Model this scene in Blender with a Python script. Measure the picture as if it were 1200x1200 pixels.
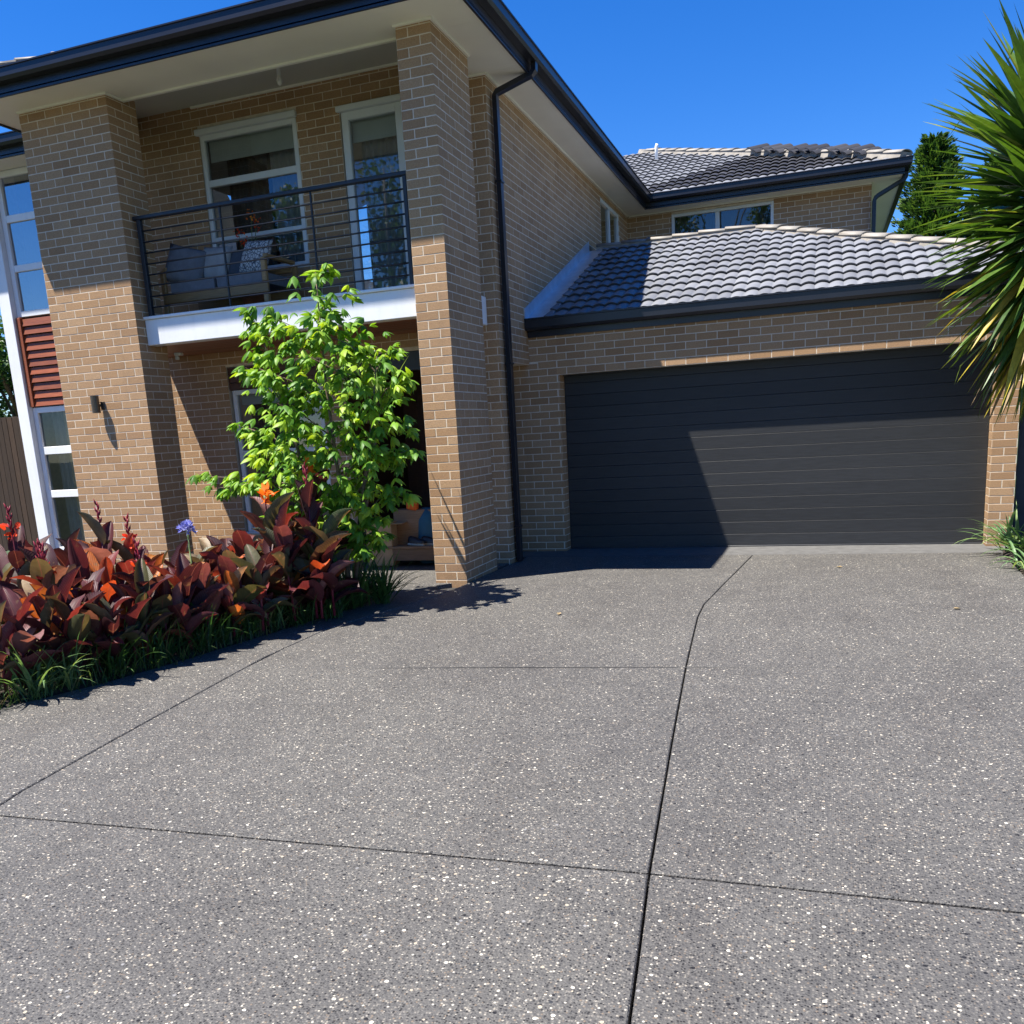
import bpy, bmesh, math, random
from mathutils import Vector, Matrix, Euler
random.seed(7)
R = random.Random(11)
scene = bpy.context.scene
col = scene.collection
for o in list(bpy.data.objects): bpy.data.objects.remove(o)

# ------------------------------------------------------------------ camera, sky, sun, exposure
cam_d = bpy.data.cameras.new("camera"); cam = bpy.data.objects.new("camera", cam_d); col.objects.link(cam)
CAM = Vector((3.0289, -10.9708, 1.5455))
YAW, PITCH, ROLL, FPX = -0.3510, -0.2122, -0.0596, 1045.11
def cam_axes():
    cy, sy, cp, sp = math.cos(YAW), math.sin(YAW), math.cos(PITCH), math.sin(PITCH)
    F = Vector((sy*cp, cy*cp, sp)); r = Vector((cy, -sy, 0)); u = r.cross(F)
    c, s = math.cos(ROLL), math.sin(ROLL)
    return c*r + s*u, -s*r + c*u, F
_r, _u, _F = cam_axes()
cam.matrix_world = Matrix(((_r.x, _u.x, -_F.x, CAM.x), (_r.y, _u.y, -_F.y, CAM.y), (_r.z, _u.z, -_F.z, CAM.z), (0, 0, 0, 1)))
cam_d.sensor_width = 36; cam_d.sensor_fit = 'HORIZONTAL'
cam_d.lens = FPX/1200*36
cam_d.shift_x = (600-584.23)/1200; cam_d.shift_y = (730.76-600)/1200
cam_d.clip_start = 0.05; cam_d.clip_end = 3000
scene.camera = cam
def px_size(p, L):                      # rough size in photo pixels, used only to pick which bricks become parts
    d = (Vector(p)-CAM).dot(_F)
    return FPX*L/max(d, .1)

SUN = Vector((-0.335, -0.2785, 1.0)).normalized()
w = bpy.data.worlds.new("World"); scene.world = w; w.use_nodes = True
nt = w.node_tree; nt.nodes.clear()
sk = nt.nodes.new("ShaderNodeTexSky"); sk.sky_type = 'NISHITA'; sk.sun_disc = False
sk.sun_elevation = math.asin(SUN.z); sk.sun_rotation = math.atan2(SUN.x, SUN.y)
sk.altitude = 300; sk.air_density = 1.0; sk.dust_density = 0.0; sk.ozone_density = 8.0
bg = nt.nodes.new("ShaderNodeBackground"); bg.inputs[1].default_value = 0.055
out = nt.nodes.new("ShaderNodeOutputWorld")
hs = nt.nodes.new("ShaderNodeHueSaturation"); hs.inputs['Hue'].default_value = 0.512; hs.inputs['Saturation'].default_value = 1.27; hs.inputs['Value'].default_value = 1.42
nt.links.new(sk.outputs[0], hs.inputs['Color']); nt.links.new(hs.outputs[0], bg.inputs[0]); nt.links.new(bg.outputs[0], out.inputs[0])
sd = bpy.data.lights.new("sun", 'SUN'); sd.energy = 5.0; sd.angle = math.radians(0.5); sd.color = (1.0, 0.95, 0.86)
so = bpy.data.objects.new("sun", sd); col.objects.link(so)
so.rotation_euler = SUN.to_track_quat('Z', 'Y').to_euler(); so.location = (0, 0, 30)
scene.view_settings.view_transform = 'Standard'; scene.view_settings.look = 'None'
scene.view_settings.exposure = 1.35; scene.view_settings.gamma = 1.0; scene.view_settings.use_curve_mapping = False

# ------------------------------------------------------------------ helpers
def tag(o, label=None, cat=None, group=None, kind=None):
    if label: o['label'] = label
    if cat: o['category'] = cat
    if group: o['group'] = group
    if kind: o['kind'] = kind
    return o
def empty(name, loc=(0, 0, 0), rz=0, parent=None):
    o = bpy.data.objects.new(name, None); col.objects.link(o); o.location = loc; o.rotation_euler = (0, 0, rz)
    o.empty_display_size = .1
    if parent: o.parent = parent
    return o
def link(name, me, parent=None, mw=None):
    o = bpy.data.objects.new(name, me); col.objects.link(o)
    if parent: o.parent = parent
    if mw is not None: o.matrix_local = mw
    return o
class MB:
    def __init__(s): s.v = []; s.f = []
    def vert(s, p): s.v.append(tuple(p)); return len(s.v)-1
    def face(s, *pts): s.f.append([s.vert(p) for p in pts])
    def box(s, x0, y0, z0, x1, y1, z1):
        b = len(s.v)
        s.v += [(x0,y0,z0),(x1,y0,z0),(x1,y1,z0),(x0,y1,z0),(x0,y0,z1),(x1,y0,z1),(x1,y1,z1),(x0,y1,z1)]
        s.f += [[b+i for i in q] for q in ((0,3,2,1),(4,5,6,7),(0,1,5,4),(1,2,6,5),(2,3,7,6),(3,0,4,7))]
        return s
    def tube(s, pts, rad, n=6, cap=True):
        pts = [Vector(p) for p in pts]; b = len(s.v); m = len(pts)
        if not hasattr(rad, '__len__'): rad = [rad]*m
        for i, p in enumerate(pts):
            t = (pts[min(i+1, m-1)]-pts[max(i-1, 0)]).normalized()
            a = t.orthogonal().normalized() if i == 0 else (a - t*a.dot(t)).normalized()
            c = t.cross(a)
            for k in range(n):
                th = 2*math.pi*k/n
                s.v.append(tuple(p + (a*math.cos(th)+c*math.sin(th))*rad[i]))
        for i in range(m-1):
            for k in range(n):
                s.f.append([b+i*n+k, b+i*n+(k+1) % n, b+(i+1)*n+(k+1) % n, b+(i+1)*n+k])
        if cap:
            s.f.append([b+k for k in range(n)][::-1]); s.f.append([b+(m-1)*n+k for k in range(n)])
        return s
    def sweep(s, prof, path, closed_prof=True):
        """prof: (outward, z) pairs; path: XY(Z) points; outward = right-hand side of travel; mitred"""
        path = [Vector(p) for p in path]; m = len(path); n = len(prof); b = len(s.v)
        for i, p in enumerate(path):
            d0 = (path[i]-path[i-1]).normalized() if i > 0 else None
            d1 = (path[i+1]-path[i]).normalized() if i < m-1 else None
            if d0 is None: d0 = d1
            if d1 is None: d1 = d0
            n0 = Vector((d0.y, -d0.x, 0)); n1 = Vector((d1.y, -d1.x, 0))
            mt = (n0+n1).normalized(); mt = mt/max(mt.dot(n0), .2)
            for q in prof: s.v.append(tuple(p+mt*q[0]+Vector((0, 0, q[1]))))
        for i in range(m-1):
            for k in range(n):
                s.f.append([b+i*n+k, b+i*n+(k+1) % n, b+(i+1)*n+(k+1) % n, b+(i+1)*n+k])
        s.f.append([b+k for k in range(n)][::-1]); s.f.append([b+(m-1)*n+k for k in range(n)])
        return s
    def mesh(s, name, mat=None, smooth=False):
        me = bpy.data.meshes.new(name); me.from_pydata(s.v, [], s.f); me.validate()
        bm = bmesh.new(); bm.from_mesh(me); bmesh.ops.remove_doubles(bm, verts=bm.verts, dist=1e-5); bm.to_mesh(me); bm.free()
        if mat: me.materials.append(mat)
        if smooth:
            for p in me.polygons: p.use_smooth = True
        return me
    def build(s, name, mat, parent=None, smooth=False, kind=None, fixn=False, mw=None):
        me = s.mesh(name, mat, smooth)
        if fixn:
            bm = bmesh.new(); bm.from_mesh(me); bmesh.ops.recalc_face_normals(bm, faces=bm.faces); bm.to_mesh(me); bm.free()
        o = link(name, me, parent, mw)
        if kind: o['kind'] = kind
        return o
def bevel(o, w=.006, seg=1):
    bm = bmesh.new(); bm.from_mesh(o.data)
    bmesh.ops.bevel(bm, geom=list(bm.edges), offset=w, segments=seg, affect='EDGES', clamp_overlap=True)
    bm.to_mesh(o.data); bm.free(); return o
def boxo(name, mat, parent, x0, y0, z0, x1, y1, z1, bv=.004):
    o = MB().box(x0, y0, z0, x1, y1, z1).build(name, mat, parent)
    return bevel(o, bv) if bv else o

# ------------------------------------------------------------------ materials
class NB:
    def __init__(s, name):
        s.m = bpy.data.materials.new(name); s.m.use_nodes = True; s.t = s.m.node_tree; s.t.nodes.clear()
        s.out = s.n("ShaderNodeOutputMaterial")
    def n(s, typ, **kw):
        nd = s.t.nodes.new(typ)
        for k, v in kw.items():
            if k.startswith('i_'):
                key = k[2:]; key = int(key) if key.isdigit() else key.replace('_', ' ')
                s.setin(nd, key, v)
            else: setattr(nd, k, v)
        return nd
    def setin(s, nd, key, v):
        if isinstance(v, bpy.types.NodeSocket): s.t.links.new(v, nd.inputs[key])
        else: nd.inputs[key].default_value = v
    def noise(s, vec, scale, detail=3, rough=.55): return s.n("ShaderNodeTexNoise", i_Vector=vec, i_Scale=scale, i_Detail=detail, i_Roughness=rough).outputs[0]
    def pos(s): return s.n("ShaderNodeNewGeometry").outputs['Position']
    def obj(s): return s.n("ShaderNodeTexCoord").outputs['Object']
    def rnd(s):
        a = s.n("ShaderNodeNewGeometry").outputs['Random Per Island']; b = s.n("ShaderNodeObjectInfo").outputs['Random']
        return s.math('FRACT', s.math('ADD', a, b))
    def math(s, op, a, b=0.0, c=None):
        nd = s.n("ShaderNodeMath", operation=op, i_0=a, i_1=b)
        if c is not None: s.setin(nd, 2, c)
        return nd.outputs[0]
    def ramp(s, fac, stops, interp='LINEAR'):
        nd = s.n("ShaderNodeValToRGB", i_Fac=fac); cr = nd.color_ramp; cr.interpolation = interp
        while len(cr.elements) < len(stops): cr.elements.new(.5)
        for e, (p, c) in zip(cr.elements, stops): e.position = p; e.color = (*c, 1) if len(c) == 3 else c
        return nd.outputs[0]
    def mix(s, fac, a, b, typ='MIX'):
        nd = s.n("ShaderNodeMix", data_type='RGBA', blend_type=typ)
        s.setin(nd, 0, fac)
        for k, v in ((6, a), (7, b)):
            s.setin(nd, k, (*v, 1) if isinstance(v, tuple) and len(v) == 3 else v)
        return nd.outputs[2]
    def bump(s, h, strength=.3, dist=.01): return s.n("ShaderNodeBump", i_Height=h, i_Strength=strength, i_Distance=dist).outputs[0]
    def bsdf(s, color, rough=.6, normal=None, **kw):
        nd = s.n("ShaderNodeBsdfPrincipled", i_Roughness=rough)
        s.setin(nd, 'Base Color', (*color, 1) if isinstance(color, tuple) and len(color) == 3 else color)
        if normal is not None: s.setin(nd, 'Normal', normal)
        for k, v in kw.items(): s.setin(nd, k.replace('_', ' '), v)
        return nd.outputs[0]
    def done(s, sh): s.t.links.new(sh, s.out.inputs[0]); return s.m
M = {}
def plain(name, c, rough=.5, var=.12, scale=6, bump=.0, metal=0, spec=.5, dirt=0):
    b = NB(name); p = b.pos()
    f = b.noise(p, scale, 4); c2 = tuple(x*(1-var*1.6) for x in c); c3 = tuple(min(1, x*(1+var)) for x in c)
    cc = b.ramp(f, [(.3, c2), (.7, c3)])
    if dirt:
        d = b.noise(b.n("ShaderNodeMapping", i_Vector=p, i_Scale=(9, 9, 1.2)).outputs[0], 1.6, 5, .65)
        cc = b.mix(b.ramp(d, [(.5, (0, 0, 0)), (.8, (dirt,)*3)]), cc, tuple(x*.45 for x in c))
    nrm = b.bump(b.noise(p, 180, 2), bump, .004) if bump else None
    M[name] = b.done(b.bsdf(cc, rough, nrm, Metallic=metal, Specular_IOR_Level=spec)); return M[name]

def mk_brick():
    b = NB("brick"); p = b.pos(); r = b.rnd()
    base = b.ramp(r, [(0, (.34, .195, .092)), (.2, (.40, .238, .115)), (.5, (.435, .262, .13)), (.8, (.465, .288, .148)), (.92, (.49, .315, .172)), (1, (.365, .215, .11))])
    sp = b.n("ShaderNodeTexVoronoi", i_Vector=p, i_Scale=190.0).outputs['Distance']
    n1 = b.noise(p, 70, 4, .7); n2 = b.noise(p, 1.1, 3)
    c = b.mix(b.ramp(n1, [(.35, (0, 0, 0)), (.62, (.5,)*3)]), base, (.26, .155, .09))
    c = b.mix(b.ramp(b.noise(p, 240, 2), [(.6, (0, 0, 0)), (.72, (.55,)*3)]), c, (.62, .50, .38))
    c = b.mix(b.ramp(b.noise(p, 130, 2), [(.62, (0, 0, 0)), (.74, (.7,)*3)]), c, (.10, .065, .045))
    c = b.mix(b.ramp(n2, [(.35, (.18,)*3), (.7, (0, 0, 0))]), c, (.24, .17, .12))
    zz = b.n("ShaderNodeSeparateXYZ", i_Vector=p).outputs[2]
    spl = b.math('MULTIPLY', b.math('SUBTRACT', .42, zz), b.math('MULTIPLY_ADD', b.noise(p, 5, 4, .65), 3.2, -.7))
    c = b.mix(b.math('MINIMUM', b.math('MAXIMUM', spl, 0.0), .38), c, (.13, .09, .06))
    run = b.noise(b.n('ShaderNodeMapping', i_Vector=p, i_Scale=(5, 5, .5)).outputs[0], 1.2, 5, .6)
    c = b.mix(b.ramp(run, [(.55, (0, 0, 0)), (.78, (.28,)*3)]), c, (.20, .135, .085))
    nr = b.bump(b.noise(p, 160, 3, .7), .45, .004)
    M['brick'] = b.done(b.bsdf(c, .88, nr, Specular_IOR_Level=.25))
mk_brick()
def mk_drive():
    b = NB("aggregate"); p = b.pos()
    v1 = b.n("ShaderNodeTexVoronoi", i_Vector=p, i_Scale=130.0); h1 = b.n("ShaderNodeSeparateColor", i_Color=v1.outputs['Color'])
    base = b.ramp(h1.outputs[0], [(0, (.014, .014, .016)), (.17, (.045, .045, .048)), (.38, (.072, .071, .074)), (.58, (.11, .108, .106)), (.74, (.165, .155, .145)), (.86, (.15, .12, .095)), (.91, (.27, .25, .22)), (.965, (.46, .43, .38))], 'CONSTANT')
    dist1 = b.ramp(v1.outputs['Distance'], [(.30, (1,)*3), (.62, (0, 0, 0))])
    c = b.mix(dist1, (.082, .080, .080), base)
    v2 = b.n("ShaderNodeTexVoronoi", i_Vector=p, i_Scale=46.0); h2 = b.n("ShaderNodeSeparateColor", i_Color=v2.outputs['Color'])
    big = b.ramp(h2.outputs[1], [(0, (.012, .012, .015)), (.42, (.52, .49, .43)), (.66, (.36, .31, .25)), (.82, (.20, .20, .21)), (.90, (.03, .033, .04))], 'CONSTANT')
    wob = b.math('ADD', v2.outputs['Distance'], b.math('MULTIPLY', b.noise(p, 160, 2), .18))
    selb = b.math('MULTIPLY', b.math('GREATER_THAN', h2.outputs[0], b.math('MULTIPLY_ADD', b.noise(p, 2.2, 3), -.14, .945)), b.math('LESS_THAN', wob, b.math('MULTIPLY_ADD', h2.outputs[2], .22, .26)))
    c = b.mix(selb, c, big)
    lp = b.noise(p, .55, 4, .6); lp2 = b.noise(p, 3.5, 5, .65)
    c = b.mix(1.0, c, b.ramp(b.noise(p, 420, 2, .7), [(.3, (.62,)*3), (.7, (1.42, 1.40, 1.34))]), 'MULTIPLY')
    c = b.mix(1.0, c, b.ramp(lp, [(.3, (.88, .87, .86)), (.7, (1.10, 1.09, 1.05))]), 'MULTIPLY')
    stn = b.noise(b.n('ShaderNodeMapping', i_Vector=p, i_Scale=(1.6, .35, 1)).outputs[0], 1.3, 5, .6)
    c = b.mix(1.0, c, b.ramp(stn, [(.52, (1, 1, 1)), (.75, (.87, .86, .86))]), 'MULTIPLY')
    spot = b.ramp(b.noise(p, 2.1, 4, .5), [(.70, (1, 1, 1)), (.76, (.74, .73, .72))])
    c = b.mix(1.0, c, spot, 'MULTIPLY')
    c = b.mix(1.0, c, b.ramp(lp2, [(.3, (.90,)*3), (.7, (1.08,)*3)]), 'MULTIPLY')
    h = b.math('ADD', b.math('SUBTRACT', 1.0, v1.outputs['Distance']), b.math('MULTIPLY', selb, .6))
    M['aggregate'] = b.done(b.bsdf(c, .62, b.bump(h, .55, .004), Specular_IOR_Level=.35))
mk_drive()
def mk_tile(name, stops, rough=.6):
    b = NB(name); p = b.pos(); r = b.rnd()
    c = b.ramp(r, stops)
    c = b.mix(b.ramp(b.noise(p, 5, 5, .65), [(.45, (0, 0, 0)), (.8, (.45,)*3)]), c, tuple(x*.62 for x in stops[0][1]))
    c = b.mix(b.ramp(b.noise(p, 90, 2), [(.5, (0, 0, 0)), (.75, (.3,)*3)]), c, tuple(min(1, x*1.3) for x in stops[-1][1]))
    M[name] = b.done(b.bsdf(c, rough, b.bump(b.noise(p, 260, 2), .2, .002), Specular_IOR_Level=.45))
mk_tile("roof_tile", [(0, (.125, .130, .145)), (.5, (.165, .171, .188)), (1, (.195, .202, .22))])
mk_tile("dark_tile", [(0, (.018, .018, .021)), (.5, (.030, .030, .033)), (1, (.042, .041, .044))], .55)
mk_tile("ridge_tile", [(0, (.20, .18, .155)), (.5, (.24, .22, .19)), (1, (.28, .257, .223))])
def mk_wood(name, c1, c2, axis=0, rough=.55, scale=4):
    b = NB(name); p = b.pos()
    sc = [26, 26, 26]; sc[axis] = 1.6
    g = b.noise(b.n("ShaderNodeMapping", i_Vector=p, i_Scale=tuple(sc)).outputs[0], scale, 5, .6)
    r = b.rnd()
    c = b.ramp(g, [(.3, c1), (.7, c2)])
    c = b.mix(1.0, c, b.ramp(r, [(0, (.7,)*3), (1, (1.15,)*3)]), 'MULTIPLY')
    M[name] = b.done(b.bsdf(c, rough, b.bump(g, .25, .003)))
mk_wood("door_slat", (.0135, .0140, .0150), (.023, .024, .026), 0, .55)
mk_wood("red_timber", (.17, .040, .013), (.30, .082, .027), 0, .5)
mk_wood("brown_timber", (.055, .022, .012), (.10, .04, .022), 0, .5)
mk_wood("ceiling_timber", (.18, .07, .035), (.27, .11, .055), 0, .5)
mk_wood("teak", (.26, .15, .06), (.40, .25, .11), 0, .5)
mk_wood("fence_timber", (.032, .017, .010), (.062, .035, .020), 2, .8)
mk_wood("bench_timber", (.16, .09, .045), (.25, .15, .08), 0, .7)
plain("mortar", (.66, .565, .44), .9, .1, 14, .25)
plain("white_paint", (.80, .81, .82), .4, .03, 3, dirt=.12)
plain("frame_white", (.66, .68, .68), .4, .04, 3)
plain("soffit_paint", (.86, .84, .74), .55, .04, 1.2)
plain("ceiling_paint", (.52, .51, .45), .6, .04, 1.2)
plain("gutter", (.014, .015, .021), .32, .1, 3, spec=.5)
plain("dark_metal", (.018, .02, .026), .4, .1, 5)
plain("flashing", (.60, .63, .68), .38, .1, 5, metal=.6)
plain("joint_dark", (.058, .056, .054), .9, .25, 25)  # darkness of an open cut put into the colour
plain("bedding_mortar", (.27, .245, .21), .9, .15, 9, .3)
plain("concrete", (.10, .098, .096), .8, .14, 9, .3)
plain("groove", (.030, .027, .024), .95, .2, 20)
plain("soil", (.045, .032, .024), .95, .4, 14, .6)
plain("lawn", (.035, .055, .02), .95, .35, 3, .5)
plain("blind", (.70, .72, .68), .8, .05, 4)
plain("curtain_dark", (.10, .092, .085), .9, .2, 4)
plain("curtain_pale", (.62, .52, .36), .9, .15, 3)
plain("curtain_slate", (.30, .31, .31), .9, .15, 3)
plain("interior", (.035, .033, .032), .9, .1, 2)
plain("bronze", (.10, .078, .055), .4, .2, 20, metal=.5)
plain("cushion", (.17, .185, .215), .95, .1, 12, .2)
plain("cushion_pale", (.36, .37, .38), .95, .08, 12, .2)
plain("cushion_slate", (.07, .085, .11), .95, .1, 12, .2)
plain("cardboard", (.38, .25, .13), .9, .12, 8)
plain("shoe_black", (.015, .015, .017), .5, .2, 9)
plain("shoe_sole", (.62, .62, .60), .7, .06, 9)
plain("orange_cloth", (.75, .13, .02), .8, .1, 9)
plain("teal_cloth", (.02, .10, .15), .7, .1, 9)
plain("slate_fence", (.028, .031, .040), .5, .15, 5)
plain("bark", (.16, .115, .075), .9, .35, 30, .6)
plain("pale_bark", (.27, .23, .19), .9, .3, 20, .5)
plain("stem_green", (.12, .17, .05), .6, .2, 20)
plain("stem_red", (.17, .02, .035), .5, .2, 20)
plain("bulb", (.75, .74, .70), .3, .03, 3)
plain("pale_stone", (.45, .40, .33), .9, .2, 12, .5)
plain("terracotta", (.30, .11, .055), .8, .15, 12)
b = NB("pillow_print"); p = b.obj()
vv = b.n("ShaderNodeTexVoronoi", i_Vector=p, i_Scale=26.0, feature='DISTANCE_TO_EDGE').outputs['Distance']
M['pillow_print'] = b.done(b.bsdf(b.ramp(vv, [(.06, (.08, .09, .11)), (.12, (.55, .56, .56))]), .95))
def mk_glass(name, tint, mn):
    b = NB(name); fr = b.n("ShaderNodeFresnel", i_IOR=1.55).outputs[0]
    wv = b.bump(b.noise(b.pos(), 1.3, 2), .02, .02)
    gl = b.n("ShaderNodeBsdfGlossy", i_Roughness=.01, i_Normal=wv); gl.inputs[0].default_value = (.95, .97, 1, 1)
    tr = b.n("ShaderNodeBsdfTransparent"); tr.inputs[0].default_value = (*tint, 1)
    mx = b.n("ShaderNodeMixShader", i_Fac=b.math('MULTIPLY_ADD', fr, 1.0, mn))
    b.t.links.new(tr.outputs[0], mx.inputs[1]); b.t.links.new(gl.outputs[0], mx.inputs[2])
    M[name] = b.done(mx.outputs[0])
mk_glass("glass", (.74, .77, .76), .05)
mk_glass("clear_glass", (.80, .82, .80), .0)
mk_glass("mirror_glass", (.45, .48, .52), .27)
def mk_leaf(name, stops, rough=.42, trans=.35, tcol=None, vein=None, spec=.4, interp='LINEAR'):
    b = NB(name); r = b.rnd()
    c = b.ramp(r, stops, interp)
    g = b.n("ShaderNodeTexCoord").outputs['Object']
    c = b.mix(1.0, c, b.ramp(b.noise(g, 22, 3), [(.3, (.78,)*3), (.7, (1.15,)*3)]), 'MULTIPLY')
    nrm = None
    if vein:
        sx = b.n("ShaderNodeSeparateXYZ", i_Vector=g)
        ax = b.math('ABSOLUTE', sx.outputs[0])
        st = b.math('SINE', b.math('MULTIPLY', b.math('ADD', sx.outputs[1], b.math('MULTIPLY', ax, -1.3)), 330.0))
        nrm = b.bump(st, .25, .002)
        c = b.mix(b.ramp(st, [(.55, (0, 0, 0)), (1, (.22,)*3)]), c, vein)
        c = b.mix(b.math('MULTIPLY', b.math('LESS_THAN', ax, .003), .7), c, vein)
    if vein:
        c = b.mix(b.ramp(b.noise(b.pos(), 13, 4, .6), [(.62, (0, 0, 0)), (.72, (.75,)*3)]), c, (.20, .14, .075))
    d = b.bsdf(c, rough, nrm, Specular_IOR_Level=spec)
    tl = b.n("ShaderNodeBsdfTranslucent")
    tc = b.mix(1.0, c, tcol or (1.5, 1.5, .8), 'MULTIPLY'); b.t.links.new(tc, tl.inputs[0])
    mx = b.n("ShaderNodeMixShader", i_Fac=trans); b.t.links.new(d, mx.inputs[1]); b.t.links.new(tl.outputs[0], mx.inputs[2])
    M[name] = b.done(mx.outputs[0])
mk_leaf("maple_leaf", [(0, (.07, .185, .022)), (.3, (.12, .28, .028)), (.65, (.22, .40, .035)), (1, (.37, .53, .05))], .5, .42, (1.5, 1.3, .4))
mk_leaf("canna_leaf", [(0, (.034, .010, .015)), (.22, (.055, .014, .021)), (.34, (.095, .020, .028)), (.42, (.17, .030, .030)), (.47, (.055, .020, .026)), (.55, (.060, .070, .028)), (.63, (.13, .125, .068)), (.69, (.045, .075, .024)), (.75, (.22, .11, .11)), (.82, (.10, .022, .032)), (.87, (.40, .075, .022)), (.90, (.44, .17, .03)), (.94, (.09, .024, .034)), (.98, (.34, .27, .16)), (1, (.05, .014, .02))], .50, .28, (2.0, 1.25, .8), (.20, .085, .07))
mk_leaf("canna_petal", [(0, (.75, .12, .015)), (.5, (.85, .21, .02)), (1, (.90, .33, .03))], .5, .4, (1.3, 1.1, .8))
mk_leaf("canna_petal_red", [(0, (.55, .03, .02)), (.5, (.75, .07, .02)), (1, (.80, .14, .03))], .5, .4, (1.3, 1.0, .8))
mk_leaf("canna_bud", [(0, (.20, .015, .04)), (1, (.36, .03, .05))], .5, .2)
mk_leaf("strap_leaf", [(0, (.03, .075, .02)), (.5, (.05, .12, .028)), (1, (.085, .17, .04))], .4, .3)
mk_leaf("pale_strap", [(0, (.09, .18, .07)), (.5, (.15, .26, .10)), (1, (.24, .32, .10))], .45, .3)
mk_leaf("grass_blade", [(0, (.025, .06, .014)), (.6, (.05, .105, .022)), (.85, (.10, .15, .04)), (1, (.24, .20, .09))], .5, .3)
mk_leaf("yucca_leaf", [(0, (.035, .085, .016)), (.5, (.065, .135, .022)), (.85, (.12, .20, .03)), (1, (.24, .28, .045))], .42, .26, (1.6, 1.5, .5), spec=.45)
mk_leaf("yucca_yellow", [(0, (.42, .34, .03)), (.6, (.52, .42, .05)), (1, (.34, .24, .06))], .45, .3, (1.3, 1.2, .5))
mk_leaf("yucca_dry", [(0, (.24, .17, .09)), (1, (.36, .27, .15))], .8, .15)
mk_leaf("sword_leaf", [(0, (.14, .24, .04)), (1, (.30, .38, .08))], .4, .3)
mk_leaf("conifer_leaf", [(0, (.022, .058, .012)), (.6, (.045, .10, .018)), (1, (.10, .17, .03))], .55, .3)
mk_leaf("tree_leaf", [(0, (.028, .07, .016)), (.6, (.05, .12, .025)), (1, (.09, .17, .04))], .5, .3)
mk_leaf("agapanthus_petal", [(0, (.20, .20, .55)), (.6, (.32, .33, .70)), (1, (.50, .52, .80))], .5, .3, (1, 1, 1))
mk_leaf("pale_petal", [(0, (.50, .52, .42)), (1, (.62, .60, .55))], .5, .3, (1, 1, 1))

# ------------------------------------------------------------------ ground
g = MB(); S = 400
g.face((-S, -S, -.16), (S, -S, -.16), (S, S, -.16), (-S, S, -.16))
tag(g.build("ground", M['lawn']), "green lawn running out beyond the house and driveway", "ground", kind='structure')
GZ = .033
def gz(y): return GZ*min(1, max(0, (-.45-y)/1.9))
drive = empty("driveway"); tag(drive, "grey exposed aggregate concrete driveway with dark saw cut joints", "driveway", kind='structure')
JA = [(2.90, -12.6), (2.591, -8.97), (2.50, -8.17), (2.37, -6.763), (2.255, -5.45), (2.15, -4.05), (2.132, -3.75), (2.138, -3.45), (2.175, -3.0), (2.245, -1.95), (2.33, -.5)]       # long joint, right
JC = [(.30, -12.6), (-.40, -8.3), (-.443, -8.187), (-.60, -7.0), (-.77, -5.605), (-.78, -4.7), (-.415, -3.218), (-.37, -2.45)]       # long joint, left
JB = [(-4, -8.5), (-.325, -8.293), (1.464, -8.20), (2.49, -8.172), (3.63, -8.165), (4.9, -8.14)]
JD = [(-4, -6.3), (-.326, -5.857), (1.156, -5.649), (2.272, -5.51), (4.155, -5.293), (4.9, -5.2)]
def interp(J, v, axis):
    for (a, b) in zip(J, J[1:]):
        p, q = (a, b) if a[axis] <= b[axis] else (b, a)
        if p[axis] - 1e-6 <= v <= q[axis] + 1e-6:
            t = (v-p[axis])/(q[axis]-p[axis]); return p[1-axis]+t*(q[1-axis]-p[1-axis])
    e = min((J[0], J[-1]), key=lambda q: abs(q[axis]-v)); return e[1-axis]
def xA(y): return interp(JA, y, 1)
def xC(y): return interp(JC, y, 1)
LEFT = [(-1.95, -12.6), (-1.95, -7.6), (-1.78, -7.0), (-1.52, -6.4), (-1.33, -5.6), (-1.15, -4.6), (-.98, -3.7), (-1.02, -3.1), (-1.25, -2.6), (-1.6, -2.3), (-3.9, -2.1), (-3.9, -.5)]
def xL(y): return interp(LEFT, y, 1)
RIGHT = [(5.6, -12.6), (4.95, -8), (4.75, -4), (4.72, -2.6), (4.78, -1.5), (4.83, -.5)]
def xR(y): return interp(RIGHT, y, 1)
def slab(xl, xr, ylo, yhi, gl, gr, gb, gt, n=10):
    """slab between two curves, from curve ylo(x) to curve yhi(x); gaps on each side; top with chamfered arris"""
    def ring(off, z):
        pts = []
        f0 = lambda x: ylo(x)+gb+off; f1 = lambda x: yhi(x)-gt-off
        def side(g):
            ya, yb = f0(0), f1(0)
            for _ in range(6): ya, yb = f0(g(ya)), f1(g(yb))
            return [(g(ya+(yb-ya)*i/n), ya+(yb-ya)*i/n) for i in range(n+1)]
        L, Rr = side(lambda y: xl(y)+gl+off), side(lambda y: xr(y)-gr-off)
        # replace the ends with the true curves
        fix = lambda P: [(x, f0(x) if i == 0 else f1(x) if i == n else min(max(y, f0(x)), f1(x)), ) for i, (x, y) in enumerate(P)]
        return fix(L), fix(Rr)
    mb = MB()
    for (o0, z0), (o1, z1) in (((.004, 0), (.004, 0)), ((0, -.005), (.004, 0)), ((0, -.09), (0, -.005))):
        (l0, r0), (l1, r1) = ring(o0, 0), ring(o1, 0)
        if o0 == o1 == .004:
            for i in range(n):
                mb.face((*l0[i], gz(l0[i][1])), (*r0[i], gz(r0[i][1])), (*r0[i+1], gz(r0[i+1][1])), (*l0[i+1], gz(l0[i+1][1])))
        else:
            A = l0 + r0[::-1]; B = l1 + r1[::-1]; m = len(A)
            for i in range(m):
                j = (i+1) % m
                mb.face((*A[j], gz(A[j][1])+z0), (*A[i], gz(A[i][1])+z0), (*B[i], gz(B[i][1])+z1), (*B[j], gz(B[j][1])+z1))
    return mb.build("slab", M['aggregate'], drive, fixn=True)
cst = lambda v: (lambda x: v)
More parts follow.
